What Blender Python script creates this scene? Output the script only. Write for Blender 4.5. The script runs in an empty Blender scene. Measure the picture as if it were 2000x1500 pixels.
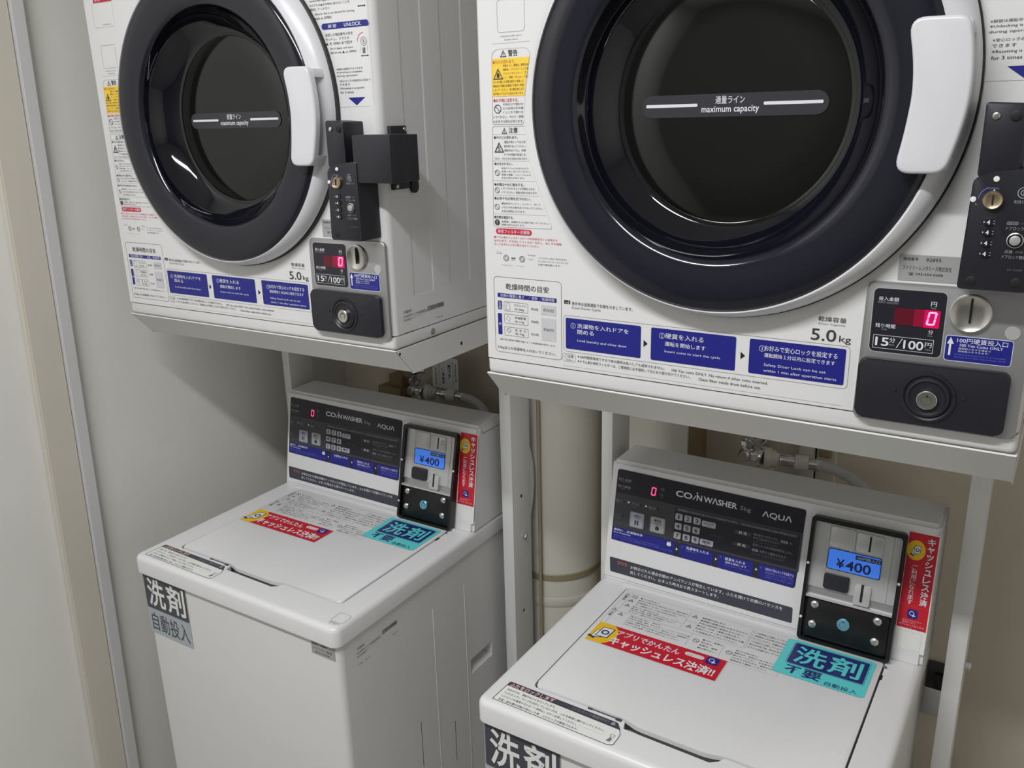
import bpy, bmesh, math, random
from mathutils import Vector, Matrix
pi = math.pi
sc = bpy.context.scene
col = sc.collection
FZ = 1.24                      # height of the dryers' lower front seam above the floor

# ------------------------------------------------------------------ camera
cam_d = bpy.data.cameras.new('camera'); cam = bpy.data.objects.new('camera', cam_d); col.objects.link(cam)
cam_d.sensor_width = 36; cam_d.lens = 36 * 1682.674 / 2000; cam_d.clip_start = 0.02
yaw, pitch, roll = -0.5773181, 0.2981275, -0.0253823
fw = Vector((math.sin(yaw) * math.cos(pitch), math.cos(yaw) * math.cos(pitch), -math.sin(pitch)))
rt = Vector((math.cos(yaw), -math.sin(yaw), 0)); up = rt.cross(fw)
r2 = rt * math.cos(roll) + up * math.sin(roll); u2 = up * math.cos(roll) - rt * math.sin(roll)
M = Matrix.Identity(4)
for i in range(3):
    M[i][0] = r2[i]; M[i][1] = u2[i]; M[i][2] = -fw[i]
M.translation = (0.6466718, -0.9314665, 0.3094187 + FZ)
cam.matrix_world = M
sc.camera = cam

# ------------------------------------------------------------------ light and exposure
sc.view_settings.view_transform = 'Standard'; sc.view_settings.look = 'None'
sc.view_settings.gamma = 1; sc.view_settings.use_curve_mapping = False
sc.view_settings.exposure = 0.0
w = bpy.data.worlds.new('world'); sc.world = w; w.use_nodes = True
w.node_tree.nodes['Background'].inputs[0].default_value = (.94, .97, 1, 1)
w.node_tree.nodes['Background'].inputs[1].default_value = 0.15
sc.cycles.use_denoising = True
sc.cycles.max_bounces = 8

def area(name, loc, rot, sx, sy, power, colr=(1, .98, .94)):
    d = bpy.data.lights.new(name, 'AREA'); d.shape = 'RECTANGLE'; d.size = sx; d.size_y = sy
    d.energy = power; d.color = colr
    o = bpy.data.objects.new(name, d); col.objects.link(o); o.location = loc; o.rotation_euler = rot
    return o
area('ceiling_tube_light', (0.05, -1.22, 2.56), (0, 0, 0), 1.15, 0.12, 37.5, (.985, .985, 1))

# ------------------------------------------------------------------ materials
def lin(c):
    c /= 255.0
    return c / 12.92 if c <= .04045 else ((c + .055) / 1.055) ** 2.4
def rgb(r, g, b): return (lin(r), lin(g), lin(b), 1)
MATS = {}
def mat(name, c, rough=.5, metal=0., coat=0., emit=None, es=1., noise=0., spec=.5, trans=0., bump=0., nscale=60):
    m = bpy.data.materials.new(name); m.use_nodes = True; nt = m.node_tree; b = nt.nodes['Principled BSDF']
    b.inputs['Base Color'].default_value = c; b.inputs['Roughness'].default_value = rough
    b.inputs['Metallic'].default_value = metal; b.inputs['Coat Weight'].default_value = coat
    b.inputs['Coat Roughness'].default_value = .05
    b.inputs['Specular IOR Level'].default_value = spec
    b.inputs['Transmission Weight'].default_value = trans
    if emit:
        b.inputs['Emission Color'].default_value = emit; b.inputs['Emission Strength'].default_value = es
    if noise or bump:
        tc = nt.nodes.new('ShaderNodeTexCoord'); n = nt.nodes.new('ShaderNodeTexNoise')
        n.inputs['Scale'].default_value = nscale; n.inputs['Detail'].default_value = 5
        nt.links.new(tc.outputs['Object'], n.inputs['Vector'])
        if noise:
            mx = nt.nodes.new('ShaderNodeMix'); mx.data_type = 'RGBA'; mx.blend_type = 'MULTIPLY'
            mx.inputs[0].default_value = noise; mx.inputs[6].default_value = c
            cr = nt.nodes.new('ShaderNodeValToRGB'); cr.color_ramp.elements[0].position = .3; cr.color_ramp.elements[1].position = .65
            cr.color_ramp.elements[0].color = (.55, .53, .5, 1)
            nt.links.new(n.outputs['Fac'], cr.inputs[0]); nt.links.new(cr.outputs[0], mx.inputs[7])
            nt.links.new(mx.outputs[2], b.inputs['Base Color'])
        if bump:
            bp = nt.nodes.new('ShaderNodeBump'); bp.inputs['Strength'].default_value = bump; bp.inputs['Distance'].default_value = .002
            nt.links.new(n.outputs['Fac'], bp.inputs['Height']); nt.links.new(bp.outputs[0], b.inputs['Normal'])
    MATS[name] = m
    return m
mat('enamel', rgb(227, 227, 227), .34, noise=.04, nscale=5)
mat('plastic', rgb(226, 226, 227), .32)
mat('rack_paint', rgb(222, 222, 220), .4)
mat('door_white', rgb(216, 216, 220), .3)
mat('black_gloss', rgb(26, 27, 38), .12)
mat('black_glass', rgb(14, 15, 24), .05, coat=.15)
mat('disc_glass', rgb(16, 17, 16), .10)
mat('black_plastic', rgb(33, 34, 42), .38)
mat('rubber', rgb(38, 38, 38), .6)
mat('panel_black', rgb(34, 35, 44), .3)
mat('panel_grey', rgb(62, 64, 70), .35)
mat('strip_grey', rgb(62, 64, 76), .35)
mat('silver', rgb(178, 178, 180), .38, metal=.75)
mat('silver_light', rgb(196, 196, 196), .35, metal=.35)
mat('steel', rgb(205, 203, 198), .25, metal=1)
mat('chrome', rgb(225, 225, 230), .07, metal=1)
mat('brass', rgb(200, 180, 150), .3, metal=1)
mat('keyway', rgb(14, 14, 14), .6)
mat('capacity_grey', rgb(50, 50, 58), .35)
mat('blue', rgb(30, 34, 132), .4)
mat('blue_mark', rgb(66, 66, 170), .4)
mat('ink', rgb(52, 52, 56), .6)
mat('ink_soft', rgb(120, 120, 122), .6)
mat('ink_faint', rgb(178, 178, 178), .6)
mat('white_ink', rgb(226, 228, 232), .5)
mat('grey_ink', rgb(150, 152, 158), .5)
mat('dim_ink', rgb(110, 112, 118), .5)
mat('lilac_ink', rgb(120, 122, 200), .5)
mat('paper', rgb(232, 233, 230), .45)
mat('table_grey', rgb(202, 203, 208), .45)
mat('plate_grey', rgb(172, 172, 172), .4, metal=.2)
mat('yellow', rgb(248, 208, 70), .45)
mat('sticker_yellow', rgb(238, 192, 30), .45)
mat('red_ink', rgb(200, 40, 66), .5)
mat('sticker_red', rgb(200, 22, 44), .4)
mat('orange_ink', rgb(182, 100, 72), .5)
mat('lock_blue_reflection', rgb(120, 180, 202), .25, metal=.6)  # steel lock face, its bluish reflection put into the base colour
mat('frame_black', rgb(16, 16, 18), .3)
mat('conduit_tan', rgb(158, 148, 126), .5)
mat('teal', rgb(96, 212, 214), .4)
mat('navy', rgb(32, 40, 108), .4)
mat('label_dark', rgb(66, 68, 78), .4)
mat('label_light', rgb(176, 182, 188), .4)
mat('key_grey', rgb(176, 178, 186), .4)
mat('recess', rgb(70, 70, 74), .6)
mat('white_cap', rgb(235, 235, 235), .3)
mat('led', rgb(255, 60, 120), .4, emit=(1, .13, .32, 1), es=2.6)
mat('led_core', rgb(60, 10, 25), .4, emit=(1, .10, .32, 1), es=1.1)
mat('led_glow', rgb(30, 0, 10), .3, emit=(.72, .0, .085, 1), es=.9)
mat('led_hot', rgb(60, 20, 40), .4, emit=(1, .36, .78, 1), es=1.5)
mat('led_dim', rgb(20, 4, 8), .3, emit=(.10, .002, .012, 1), es=.9)
mat('led_mid', rgb(24, 2, 10), .3, emit=(.26, .002, .03, 1), es=.9)
mat('lcd', rgb(60, 120, 230), .25, emit=(.05, .19, .72, 1), es=.55)
mat('wall_paint', rgb(228, 227, 221), .6, noise=.05, bump=.08, nscale=14)
mat('wall_far', rgb(130, 130, 128), .7)
mat('wall_beige', rgb(222, 212, 196), .65, noise=.06, nscale=9)
mat('trim_paint', rgb(208, 202, 190), .5, noise=.05, nscale=10)
mat('trim_edge', rgb(206, 206, 206), .5)
mat('ceiling_paint', rgb(225, 225, 220), .7)
mat('floor_vinyl', rgb(160, 158, 152), .5, noise=.2, nscale=8)
mat('hose', rgb(202, 203, 203), .45)
mat('nut_white', rgb(226, 224, 217), .4)
mat('wood', rgb(158, 140, 106), .6, noise=.4, nscale=20)
mat('pipe_cream', rgb(210, 207, 196), .5, noise=.06, nscale=6)
mat('band_tan', rgb(150, 142, 112), .5)

# ------------------------------------------------------------------ mesh helpers
def finish(name, me, mats, parent=None, loc=None, smooth=True, ang=38):
    for m in mats: me.materials.append(MATS[m])
    me.update()
    if smooth:
        me.shade_smooth(); me.set_sharp_from_angle(angle=math.radians(ang))
    o = bpy.data.objects.new(name, me); col.objects.link(o)
    if parent is not None: o.parent = parent
    if loc is not None: o.location = loc
    return o

class B:
    """collects solids into one mesh"""
    def __init__(s): s.bm = bmesh.new(); s.mats = []; s.cur = 0
    def m(s, name):
        if name not in s.mats: s.mats.append(name)
        s.cur = s.mats.index(name); return s
    def _tag(s, faces):
        for f in faces: f.material_index = s.cur
    def box(s, x0, x1, y0, y1, z0, z1, bev=0., seg=2, sel=None):
        t = bmesh.new(); bmesh.ops.create_cube(t, size=1)
        for v in t.verts: v.co = Vector(((x0 + x1) / 2 + v.co.x * (x1 - x0), (y0 + y1) / 2 + v.co.y * (y1 - y0), (z0 + z1) / 2 + v.co.z * (z1 - z0)))
        if bev:
            es = [e for e in t.edges if sel is None or sel(e)]
            bmesh.ops.bevel(t, geom=es, offset=bev, segments=seg, affect='EDGES', profile=.5)
        return s.merge(t)
    def merge(s, t, mtx=None):
        if mtx: bmesh.ops.transform(t, matrix=mtx, verts=t.verts)
        mp = {}
        for v in t.verts: mp[v] = s.bm.verts.new(v.co)
        for f in t.faces:
            try: nf = s.bm.faces.new([mp[v] for v in f.verts]); nf.material_index = s.cur
            except ValueError: pass
        t.free(); return s
    def prism(s, pts, fn, d0, d1, bev=0., seg=2, cap0=True):
        """outline pts (u,v) counter-clockwise seen from +d, extruded d0..d1; bevels the rim at d1"""
        t = bmesh.new(); a = [t.verts.new(Vector((u, v, d0))) for u, v in pts]; b = [t.verts.new(Vector((u, v, d1))) for u, v in pts]
        n = len(pts); top = t.faces.new(b)
        if cap0: t.faces.new(a[::-1])
        for i in range(n): t.faces.new((a[i], a[(i + 1) % n], b[(i + 1) % n], b[i]))
        if bev: bmesh.ops.bevel(t, geom=list(top.edges), offset=bev, segments=seg, affect='EDGES', profile=.5)
        for v in t.verts: v.co = fn(*v.co)
        return s.merge(t)
    def pill(s, pts, fn, d0, d1, b, k=4):
        """like prism, with a rounded rim built from offset outlines (counter-clockwise pts)"""
        N = len(pts); nr = []
        for i in range(N):
            a, p, c = Vector(pts[i - 1]), Vector(pts[i]), Vector(pts[(i + 1) % N]); e, f = (p - a).normalized(), (c - p).normalized()
            n1, n2 = Vector((-e.y, e.x)), Vector((-f.y, f.x)); m = (n1 + n2).normalized(); nr.append(m / max(m.dot(n1), .5))
        t = bmesh.new(); R = [[t.verts.new(Vector((u, v, d0))) for u, v in pts]]
        for j in range(k + 1):
            an = pi / 2 * j / k; ins, d = b * (1 - math.cos(an)), d1 - b * (1 - math.sin(an))
            R.append([t.verts.new(Vector((u + n.x * ins, v + n.y * ins, d))) for (u, v), n in zip(pts, nr)])
        for a, c in zip(R, R[1:]):
            for i in range(N): t.faces.new((a[i], a[(i + 1) % N], c[(i + 1) % N], c[i]))
        t.faces.new(R[-1]); t.faces.new(R[0][::-1])
        for v in t.verts: v.co = fn(*v.co)
        return s.merge(t)
    def ring(s, out, inn, fn, d0, d1):
        """frame: outline with a hole, same number of points"""
        n = len(out); t = bmesh.new()
        V = [[t.verts.new(fn(u, v, d)) for u, v in P] for P, d in ((out, d0), (out, d1), (inn, d1), (inn, d0))]
        for i in range(n):
            j = (i + 1) % n
            for k in range(4): t.faces.new((V[k][i], V[k][j], V[(k + 1) % 4][j], V[(k + 1) % 4][i]))
        return s.merge(t)
    def lathe(s, prof, fn, n=72, cap0=False, cap1=False):
        """prof rows (r, d[, cu, cv]) about the plane's normal"""
        t = bmesh.new(); R = []
        for p in prof:
            r, d = p[0], p[1]; cu, cv = (p[2], p[3]) if len(p) > 2 else (0, 0)
            R.append([t.verts.new(fn(cu + r * math.cos(2 * pi * i / n), cv + r * math.sin(2 * pi * i / n), d)) for i in range(n)])
        for a, b in zip(R, R[1:]):
            for i in range(n): t.faces.new((a[i], a[(i + 1) % n], b[(i + 1) % n], b[i]))
        if cap0: t.faces.new(R[0][::-1])
        if cap1: t.faces.new(R[-1])
        return s.merge(t)
    def tube(s, path, rad, n=16):
        t = bmesh.new(); P = [Vector(p) for p in path]; R = []
        side = Vector((0, 0, 1))
        for i, p in enumerate(P):
            d = (P[min(i + 1, len(P) - 1)] - P[max(i - 1, 0)]).normalized()
            a = side - d * side.dot(d)
            if a.length < 1e-3: a = Vector((1, 0, 0)) - d * d.x
            a.normalize(); b = d.cross(a); r = rad[i] if isinstance(rad, (list, tuple)) else rad
            R.append([t.verts.new(p + a * r * math.cos(2 * pi * k / n) + b * r * math.sin(2 * pi * k / n)) for k in range(n)])
        for a, b in zip(R, R[1:]):
            for k in range(n): t.faces.new((a[k], b[k], b[(k + 1) % n], a[(k + 1) % n]))
        t.faces.new(R[0]); t.faces.new(R[-1][::-1])
        return s.merge(t)
    def build(s, name, parent=None, loc=None, smooth=True, ang=38):
        bmesh.ops.recalc_face_normals(s.bm, faces=s.bm.faces)
        me = bpy.data.meshes.new(name); s.bm.to_mesh(me); s.bm.free()
        return finish(name, me, s.mats, parent, loc, smooth, ang)

def rr(u0, v0, u1, v1, r=0., n=5):
    if r <= 0: return [(u0, v0), (u1, v0), (u1, v1), (u0, v1)]
    out = []
    for cu, cv, a in ((u1 - r, v0 + r, -90), (u1 - r, v1 - r, 0), (u0 + r, v1 - r, 90), (u0 + r, v0 + r, 180)):
        for i in range(n + 1):
            t = math.radians(a + 90 * i / n); out.append((cu + r * math.cos(t), cv + r * math.sin(t)))
    return out
def rpoly(pts, r, n=4):
    """round the corners of a polygon"""
    out = []; N = len(pts)
    for i in range(N):
        p = Vector(pts[i]); a = Vector(pts[i - 1]); b = Vector(pts[(i + 1) % N]); rad = r[i] if isinstance(r, (list, tuple)) else r
        da = (a - p); db = (b - p); q = min(rad, da.length * .45, db.length * .45)
        if q < 1e-6: out.append(tuple(p)); continue
        A = p + da.normalized() * q; C = p + db.normalized() * q
        for k in range(n + 1):
            t = k / n; v = A * (1 - t) ** 2 + p * 2 * t * (1 - t) + C * t * t; out.append((v.x, v.y))
    return out

def plane(O, U, V, N):
    O, U, V, N = Vector(O), Vector(U), Vector(V), Vector(N)
    return lambda u, v, d=0.: O + U * u + V * v + N * d
FRONT = plane((0, 0, 0), (1, 0, 0), (0, 0, 1), (0, -1, 0))
SIDE = lambda x: plane((x, 0, 0), (0, 1, 0), (0, 0, 1), (1, 0, 0))
S_ = .165; H_ = math.hypot(1, S_)
CONS = plane((0, .2985, -.472), (1, 0, 0), (0, S_ / H_, 1 / H_), (0, -1 / H_, S_ / H_))
TOP = plane((0, 0, -.474), (1, 0, 0), (0, 1, 0), (0, 0, 1))

# text: built-in font outlines turned into flat mesh
TXT = {}
def glyphs(s, bold):
    if bold and any(ord(c) > 0x2e80 for c in s) and bold < .018: bold = min(bold, .005)
    k = (s, bold)
    if k not in TXT:
        c = bpy.data.curves.new('t', 'FONT'); c.body = s; c.size = 1; c.resolution_u = 2 if len(s) > 6 else 4; c.offset = bold
        o = bpy.data.objects.new('t', c); col.objects.link(o)
        dg = bpy.context.evaluated_depsgraph_get(); dg.update()
        me = bpy.data.meshes.new_from_object(o.evaluated_get(dg))
        vs = [(v.co.x, v.co.y) for v in me.vertices]; fs = [tuple(p.vertices) for p in me.polygons]
        bpy.data.objects.remove(o); bpy.data.curves.remove(c); bpy.data.meshes.remove(me)
        TXT[k] = (vs, fs)
    return TXT[k]

class D:
    """flat printed matter on a plane; one mesh per label"""
    LS = .00013
    def __init__(s, fn, base=.0003): s.fn = fn; s.base = base; s.v = []; s.f = []; s.mi = []; s.mats = []; s.rot = None
    def _m(s, m):
        if m not in s.mats: s.mats.append(m)
        return s.mats.index(m)
    def raw(s, vs, fs, m, l):
        o = len(s.v); k = s._m(m)
        s.v += [s.fn(u, v, s.base + l * s.LS) for u, v in vs]
        for f in fs: s.f.append(tuple(i + o for i in f)); s.mi.append(k)
        return s
    def poly(s, pts, m, l=0): return s.raw(pts, [tuple(range(len(pts)))], m, l)
    def rect(s, u0, v0, u1, v1, m, l=0, r=0.): return s.poly(rr(min(u0, u1), min(v0, v1), max(u0, u1), max(v0, v1), r), m, l)
    def loop(s, out, inn, m, l=1):
        n = len(out); return s.raw(out + inn, [(i, (i + 1) % n, n + (i + 1) % n, n + i) for i in range(n)], m, l)
    def frame(s, u0, v0, u1, v1, m, t=.0004, l=1, r=0.):
        return s.loop(rr(u0, v0, u1, v1, r), rr(u0 + t, v0 + t, u1 - t, v1 - t, max(r - t, 0)), m, l)
    def pframe(s, pts, m, t=.0004, l=1):
        cu = sum(p[0] for p in pts) / len(pts); cv = sum(p[1] for p in pts) / len(pts)
        w = max(p[0] for p in pts) - min(p[0] for p in pts); h = max(p[1] for p in pts) - min(p[1] for p in pts)
        return s.loop(pts, [(cu + (u - cu) * (1 - 2 * t / w), cv + (v - cv) * (1 - 2 * t / h)) for u, v in pts], m, l)
    def line(s, u0, v0, u1, v1, m, t=.0004, l=1):
        d = Vector((u1 - u0, v1 - v0)); n = Vector((-d.y, d.x)).normalized() * t / 2
        return s.poly([(u0 - n.x, v0 - n.y), (u1 - n.x, v1 - n.y), (u1 + n.x, v1 + n.y), (u0 + n.x, v0 + n.y)], m, l)
    def disc(s, u, v, r, m, l=1, n=24, rv=None): return s.poly([(u + r * math.cos(2 * pi * i / n), v + (rv or r) * math.sin(2 * pi * i / n)) for i in range(n)], m, l)
    def circ(s, u, v, r, m, t=.0004, l=1, n=24, a0=0, a1=360):
        k = [math.radians(a0 + (a1 - a0) * i / n) for i in range(n + 1)]
        vs = [(u + r * math.cos(a), v + r * math.sin(a)) for a in k] + [(u + (r - t) * math.cos(a), v + (r - t) * math.sin(a)) for a in k]
        return s.raw(vs, [(i, i + 1, n + 2 + i, n + 1 + i) for i in range(n)], m, l)
    def no(s, u, v, r, m='ink', l=2):
        s.circ(u, v, r, m, r * .16, l); q = r * .66; return s.line(u - q, v + q, u + q, v - q, m, r * .16, l)
    def warn(s, u, v, h, m='ink', l=2, mark='!'):
        w = h * .58; o = [(u - w, v), (u + w, v), (u, v + h)]; i = [(u - w * .72, v + h * .1), (u + w * .72, v + h * .1), (u, v + h * .8)]
        s.loop(o, i, m, l); return s.tx(u - h * .09 if mark == '!' else u - h * .16, v + h * .17, u + h * .09 if mark == '!' else u + h * .16, v + h * .58, mark, m, l=l)
    def tx(s, u0, v0, u1, v1, t, m='ink', bold=0., l=2, rot=0):
        vs, fs = glyphs(t, bold)
        if not vs: return s
        if rot == 90: vs = [(y, -x) for x, y in vs]       # reads downwards
        if rot == -90: vs = [(-y, x) for x, y in vs]
        xs = [p[0] for p in vs]; ys = [p[1] for p in vs]; a, b, c, d = min(xs), max(xs), min(ys), max(ys)
        if t == '1': u0, u1 = u0 + (u1 - u0) * .25, u1 - (u1 - u0) * .3
        if t == '!': u0, u1 = u0 + (u1 - u0) * .1, u1 - (u1 - u0) * .1
        fu = (u1 - u0) / (b - a); fv = (v1 - v0) / (d - c)
        return s.raw([(u0 + (x - a) * fu, v0 + (y - c) * fv) for x, y in vs], fs, m, l)
    def rows(s, u0, u1, vt, vb, lines, m='ink', fill=.72, l=2, bold=0., ragged=None):
        n = len(lines); h = (vt - vb) / n
        for i, t in enumerate(lines):
            e = u1 if ragged is None else u0 + (u1 - u0) * ragged[i]
            s.tx(u0, vt - (i + fill) * h - (1 - fill) * h / 2, e, vt - i * h - (1 - fill) * h / 2, t, m, bold, l)
        return s
    def col(s, u0, u1, vt, vb, t, m, bold=0., l=2):
        h = (vt - vb) / len(t)
        for i, ch in enumerate(t):
            k = .1
            if ch in 'ャュョッ': k = .2
            if ch == 'ー': s.rect((u0 + u1) / 2 - h * .07, vt - (i + .9) * h, (u0 + u1) / 2 + h * .07, vt - (i + .1) * h, m, l); continue
            s.tx(u0 + (u1 - u0) * (k - .1), vt - (i + 1 - k / 2) * h, u1 - (u1 - u0) * (k - .1) * .3, vt - (i + k / 2) * h, ch, m, bold, l)
        return s
    def build(s, name, parent=None, loc=None):
        me = bpy.data.meshes.new(name); me.from_pydata([tuple(v) for v in s.v], [], s.f)
        me.polygons.foreach_set('material_index', s.mi)
        return finish(name, me, s.mats, parent, loc, smooth=False)

def seven(b, fn, u, v, w, h, t, slant, d, segs='abcdef', mname='led_core'):
    """seven-segment digit"""
    sh = lambda x, y: (u + x + y * slant, v + y); hh = h / 2
    R = {'a': (t * .6, h - t, w - t * .6, h), 'd': (t * .6, 0, w - t * .6, t), 'g': (t * .6, hh - t / 2, w - t * .6, hh + t / 2),
         'f': (0, hh + t * .2, t, h - t * .4), 'e': (0, t * .4, t, hh - t * .2), 'b': (w - t, hh + t * .2, w, h - t * .4), 'c': (w - t, t * .4, w, hh - t * .2)}
    for k in segs:
        x0, y0, x1, y1 = R[k]; b.poly([sh(x0, y0), sh(x1, y0), sh(x1, y1), sh(x0, y1)], mname, d)

def thing(name, label, cat, loc, rz=0., group=None):
    o = bpy.data.objects.new(name, None); col.objects.link(o); o.empty_display_size = .05
    o.location = loc; o.rotation_euler = (0, 0, rz); o['label'] = label; o['category'] = cat
    if group: o['group'] = group
    return o
def copy_tree(o, parent=None):
    c = o.copy(); col.objects.link(c)
    if parent is not None: c.parent = parent
    for ch in [x for x in KIDS.get(o.name, [])]: copy_tree(ch, c)
    return c
def struct(o): o['kind'] = 'structure'; return o

# offsets of the left-hand pair of machines
DL = (-0.8175589, 0.0128020, 0.0208039); WL = (-0.8173798, 0.0151993, 0.0119625)
ZD = FZ - .0215

# ------------------------------------------------------------------ room
XW, YB = -.955, .705
XR, YF, ZC = 1.75, -2.3, 2.6
def slab(name, m, *a):
    b = B().m(m); b.box(*a); return struct(b.build(name))
slab('floor', 'floor_vinyl', XW - .1, XR + .1, YF - .1, YB + .1, -.1, 0)
slab('ceiling', 'ceiling_paint', XW - .1, XR + .1, YF - .1, YB + .1, ZC, ZC + .1)
slab('wall_left', 'wall_paint', XW - .1, XW, YF - .1, YB, 0, ZC)
slab('wall_back', 'wall_beige', XW, XR, YB, YB + .1, 0, ZC)
slab('wall_right', 'wall_paint', XR, XR + .1, YF - .1, YB, 0, ZC)
slab('wall_front', 'wall_far', XW, XR, YF - .1, YF, 0, ZC)
# upright wooden trim on the left wall, two boards side by side
lean = lambda z: .0266 * (z - FZ)
def board(m, y0, y1, th):
    t = bmesh.new(); bmesh.ops.create_cube(t, size=1)
    for v in t.verts:
        z = (v.co.z + .5) * ZC; v.co = Vector((XW + (v.co.x + .5) * th, (y0 if v.co.y < 0 else y1) + lean(z), z))
    bmesh.ops.bevel(t, geom=list(t.edges), offset=.003, segments=2, affect='EDGES'); b.m(m); b.merge(t)
b = B(); board('trim_paint', -.1195, -.0590, .016); board('trim_edge', -.0600, -.0330, .020)
struct(b.build('trim_1'))
# boxed-in service riser on the back wall behind the right-hand machines
b = B().m('pipe_cream'); b.box(-.085, .062, .600, .606, 0, ZC); b.m('wood'); b.box(-.085, .064, .606, YB, 0, ZC)
struct(b.build('trim_2'))

# ------------------------------------------------------------------ dryer
KIDS = {}
def make_dryer(label):
    root = thing('coin_dryer', label, 'dryer', (0, 0, ZD), 0, 'coin dryers on racks')
    Z = (0, 0, .0215)
    W, DP, HT = .631, .50, .66
    # cabinet: rounded plan outline with pressed ribs on both sides
    def plan(r=.014):
        pr = [(.004, 0), (W - r, 0)]
        for i in range(1, 13): a = -pi / 2 + i * pi / 24; pr.append((W - r + r * math.cos(a), r + r * math.sin(a)))
        x = W
        for y0, y1 in ((.0585, .104), (.155, .207), (.258, .31), (.36, .41)):
            pr += [(x, y0 - .004), (x - .0009, y0), (x - .0009, y1), (x, y1 + .003)]
        pr += [(W, DP), (0, DP), (0, .004)]
        return pr
    b = B().m('enamel')
    PL = plane((0, 0, 0), (1, 0, 0), (0, 1, 0), (0, 0, 1))
    b.prism(plan(), PL, .054, HT, .004)
    b.bm.faces.ensure_lookup_table()
    for f in [f for f in b.bm.faces if abs(f.normal.z) < .1 and all(abs(v.co.y) < 1e-5 for v in f.verts) and f.calc_area() > .1]:
        vs = list(f.verts); b.bm.faces.remove(f)
        hv = [b.bm.verts.new((.3165 + .172 * math.cos(2 * pi * k / 96), 0, .3185 + .172 * math.sin(2 * pi * k / 96))) for k in range(96)]
        hb = [b.bm.verts.new((v.co.x, .12, v.co.z)) for v in hv]
        for k in range(96): b.bm.faces.new((hv[k], hv[(k + 1) % 96], hb[(k + 1) % 96], hb[k]))
        ee = [b.bm.edges.get((vs[k], vs[(k + 1) % len(vs)])) or b.bm.edges.new((vs[k], vs[(k + 1) % len(vs)])) for k in range(len(vs))]
        ee += [b.bm.edges.get((hv[k], hv[(k + 1) % 96])) for k in range(96)]
        bmesh.ops.triangle_fill(b.bm, use_beauty=True, edges=ee, normal=(0, -1, 0)); b.bm.faces.new(hb)
    flat = [(.004, 0), (W - .014, 0)] + [(W - .014 + .014 * math.cos(-pi / 2 + i * pi / 24), .014 + .014 * math.sin(-pi / 2 + i * pi / 24)) for i in range(1, 13)] + [(W, DP), (0, DP), (0, .004)]
    b.prism(flat, PL, .001, .054, 0)
    cab = b.build('cabinet', root, Z, ang=10)
    b = B().m('keyway'); b.box(.004, W - .004, .003, DP - .004, -.001, .0015); b.build('seam_gap', root, Z)
    b = B().m('enamel')
    b.box(.0005, W + .0005, .0005, DP, -.0213, -.0006, .007, 3, lambda e: all(v.co.z < -.02 for v in e.verts) or abs(e.verts[0].co.z - e.verts[1].co.z) > .01)
    b.build('base_strip', root, Z)
    b = B().m('steel'); b.lathe([(.0055, 0, .096, -.0108), (.0055, .002, .096, -.0108), (.003, .003, .096, -.0108)], SIDE(W), 16, False, True); b.build('side_screw', root, Z)

    # ---- door
    A = (.3225, .3290); C = (.3165, .3205)
    rim = B().m('door_white'); P = []
    for r, d, x, z in ((.2358, .0070, .3225, .3290), (.2370, .0085, .3225, .3290), (.2365, .0125, .3225, .3288), (.2325, .0190, .3230, .3272), (.2280, .0240, .3220, .3250), (.2238, .0275, .3193, .3222), (.2216, .0286, .3178, .3208), (.2204, .0270, *C), (.2200, .0230, *C)):
        P.append((r, d, x, z))
    rim.lathe(P, FRONT, 128)
    door = rim.build('door', root, Z)
    g = B().m('rubber'); g.lathe([(.2385, .0004, *A), (.2385, .0062, *A), (.2345, .0086, *A)], FRONT, 96); g.build('door_gasket', door)
    g = B().m('black_gloss'); g.lathe([(r, d, *C) for r, d in ((.2206, .0250), (.2190, .0278), (.2130, .0305), (.2000, .0315), (.1850, .0310), (.1720, .0285), (.1660, .0262), (.1635, .0225))], FRONT, 128)
    g.build('door_frame', door)
    g = B().m('black_glass'); g.lathe([(r, d, C[0], C[1] - .002) for r, d in ((.1640, .0236), (.1620, .0180), (.1590, .0080), (.1500, -.0040), (.1400, -.0140), (.1340, -.0190), (.1310, -.0205))], FRONT, 128)
    g.m('disc_glass'); g.lathe([(r, d, C[0], C[1] - .002) for r, d in ((.1310, -.0205), (.1275, -.0212), (.1262, -.0218), (.1250, -.0212), (.08, -.0203), (.001, -.0200))], FRONT, 128, False, True)
    g.build('door_window', door)
    L = plane((0, .0200, 0), (1, 0, 0), (0, 0, 1), (0, -1, 0)); d = D(L, .0006)
    d.rect(.2145, .3065, .4210, .3305, 'capacity_grey', 0, .0119)
    d.rect(.2195, .3175, .2805, .3208, 'white_ink', 1, .0012); d.rect(.3540, .3175, .4155, .3208, 'white_ink', 1, .0012)
    d.tx(.3010, .3200, .3335, .3282, '適量ライン', 'white_ink', .015, 2); d.tx(.2855, .3092, .3495, .3178, 'maximum capacity', 'white_ink', .012, 2)
    d.build('capacity_label', door)
    # handle: curved grip plate on two arms
    b = B().m('door_white')
    grip = rpoly([(.4990, .3875), (.5490, .3862), (.5545, .3600), (.5568, .3310), (.5548, .3030), (.5490, .2760), (.5425, .2525), (.4985, .2520), (.5050, .2880), (.5085, .3230), (.5065, .3500)],
                 [.016, .010, .02, .02, .02, .02, .012, .016, .03, .03, .03], 6)[::-1]
    b.pill(grip, FRONT, .0375, .0475, .0034)
    b.prism(rpoly([(.512, .3740), (.512, .3845), (.5495, .3835), (.5525, .3715)], .002, 2)[::-1], FRONT, .012, .0380)
    b.prism(rpoly([(.507, .2550), (.510, .2670), (.5470, .2670), (.5425, .2550)], .002, 2)[::-1], FRONT, .012, .0380)
    b.build('door_handle', door)

    # ---- printed sheets on the front panel
    d = D(FRONT)
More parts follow.
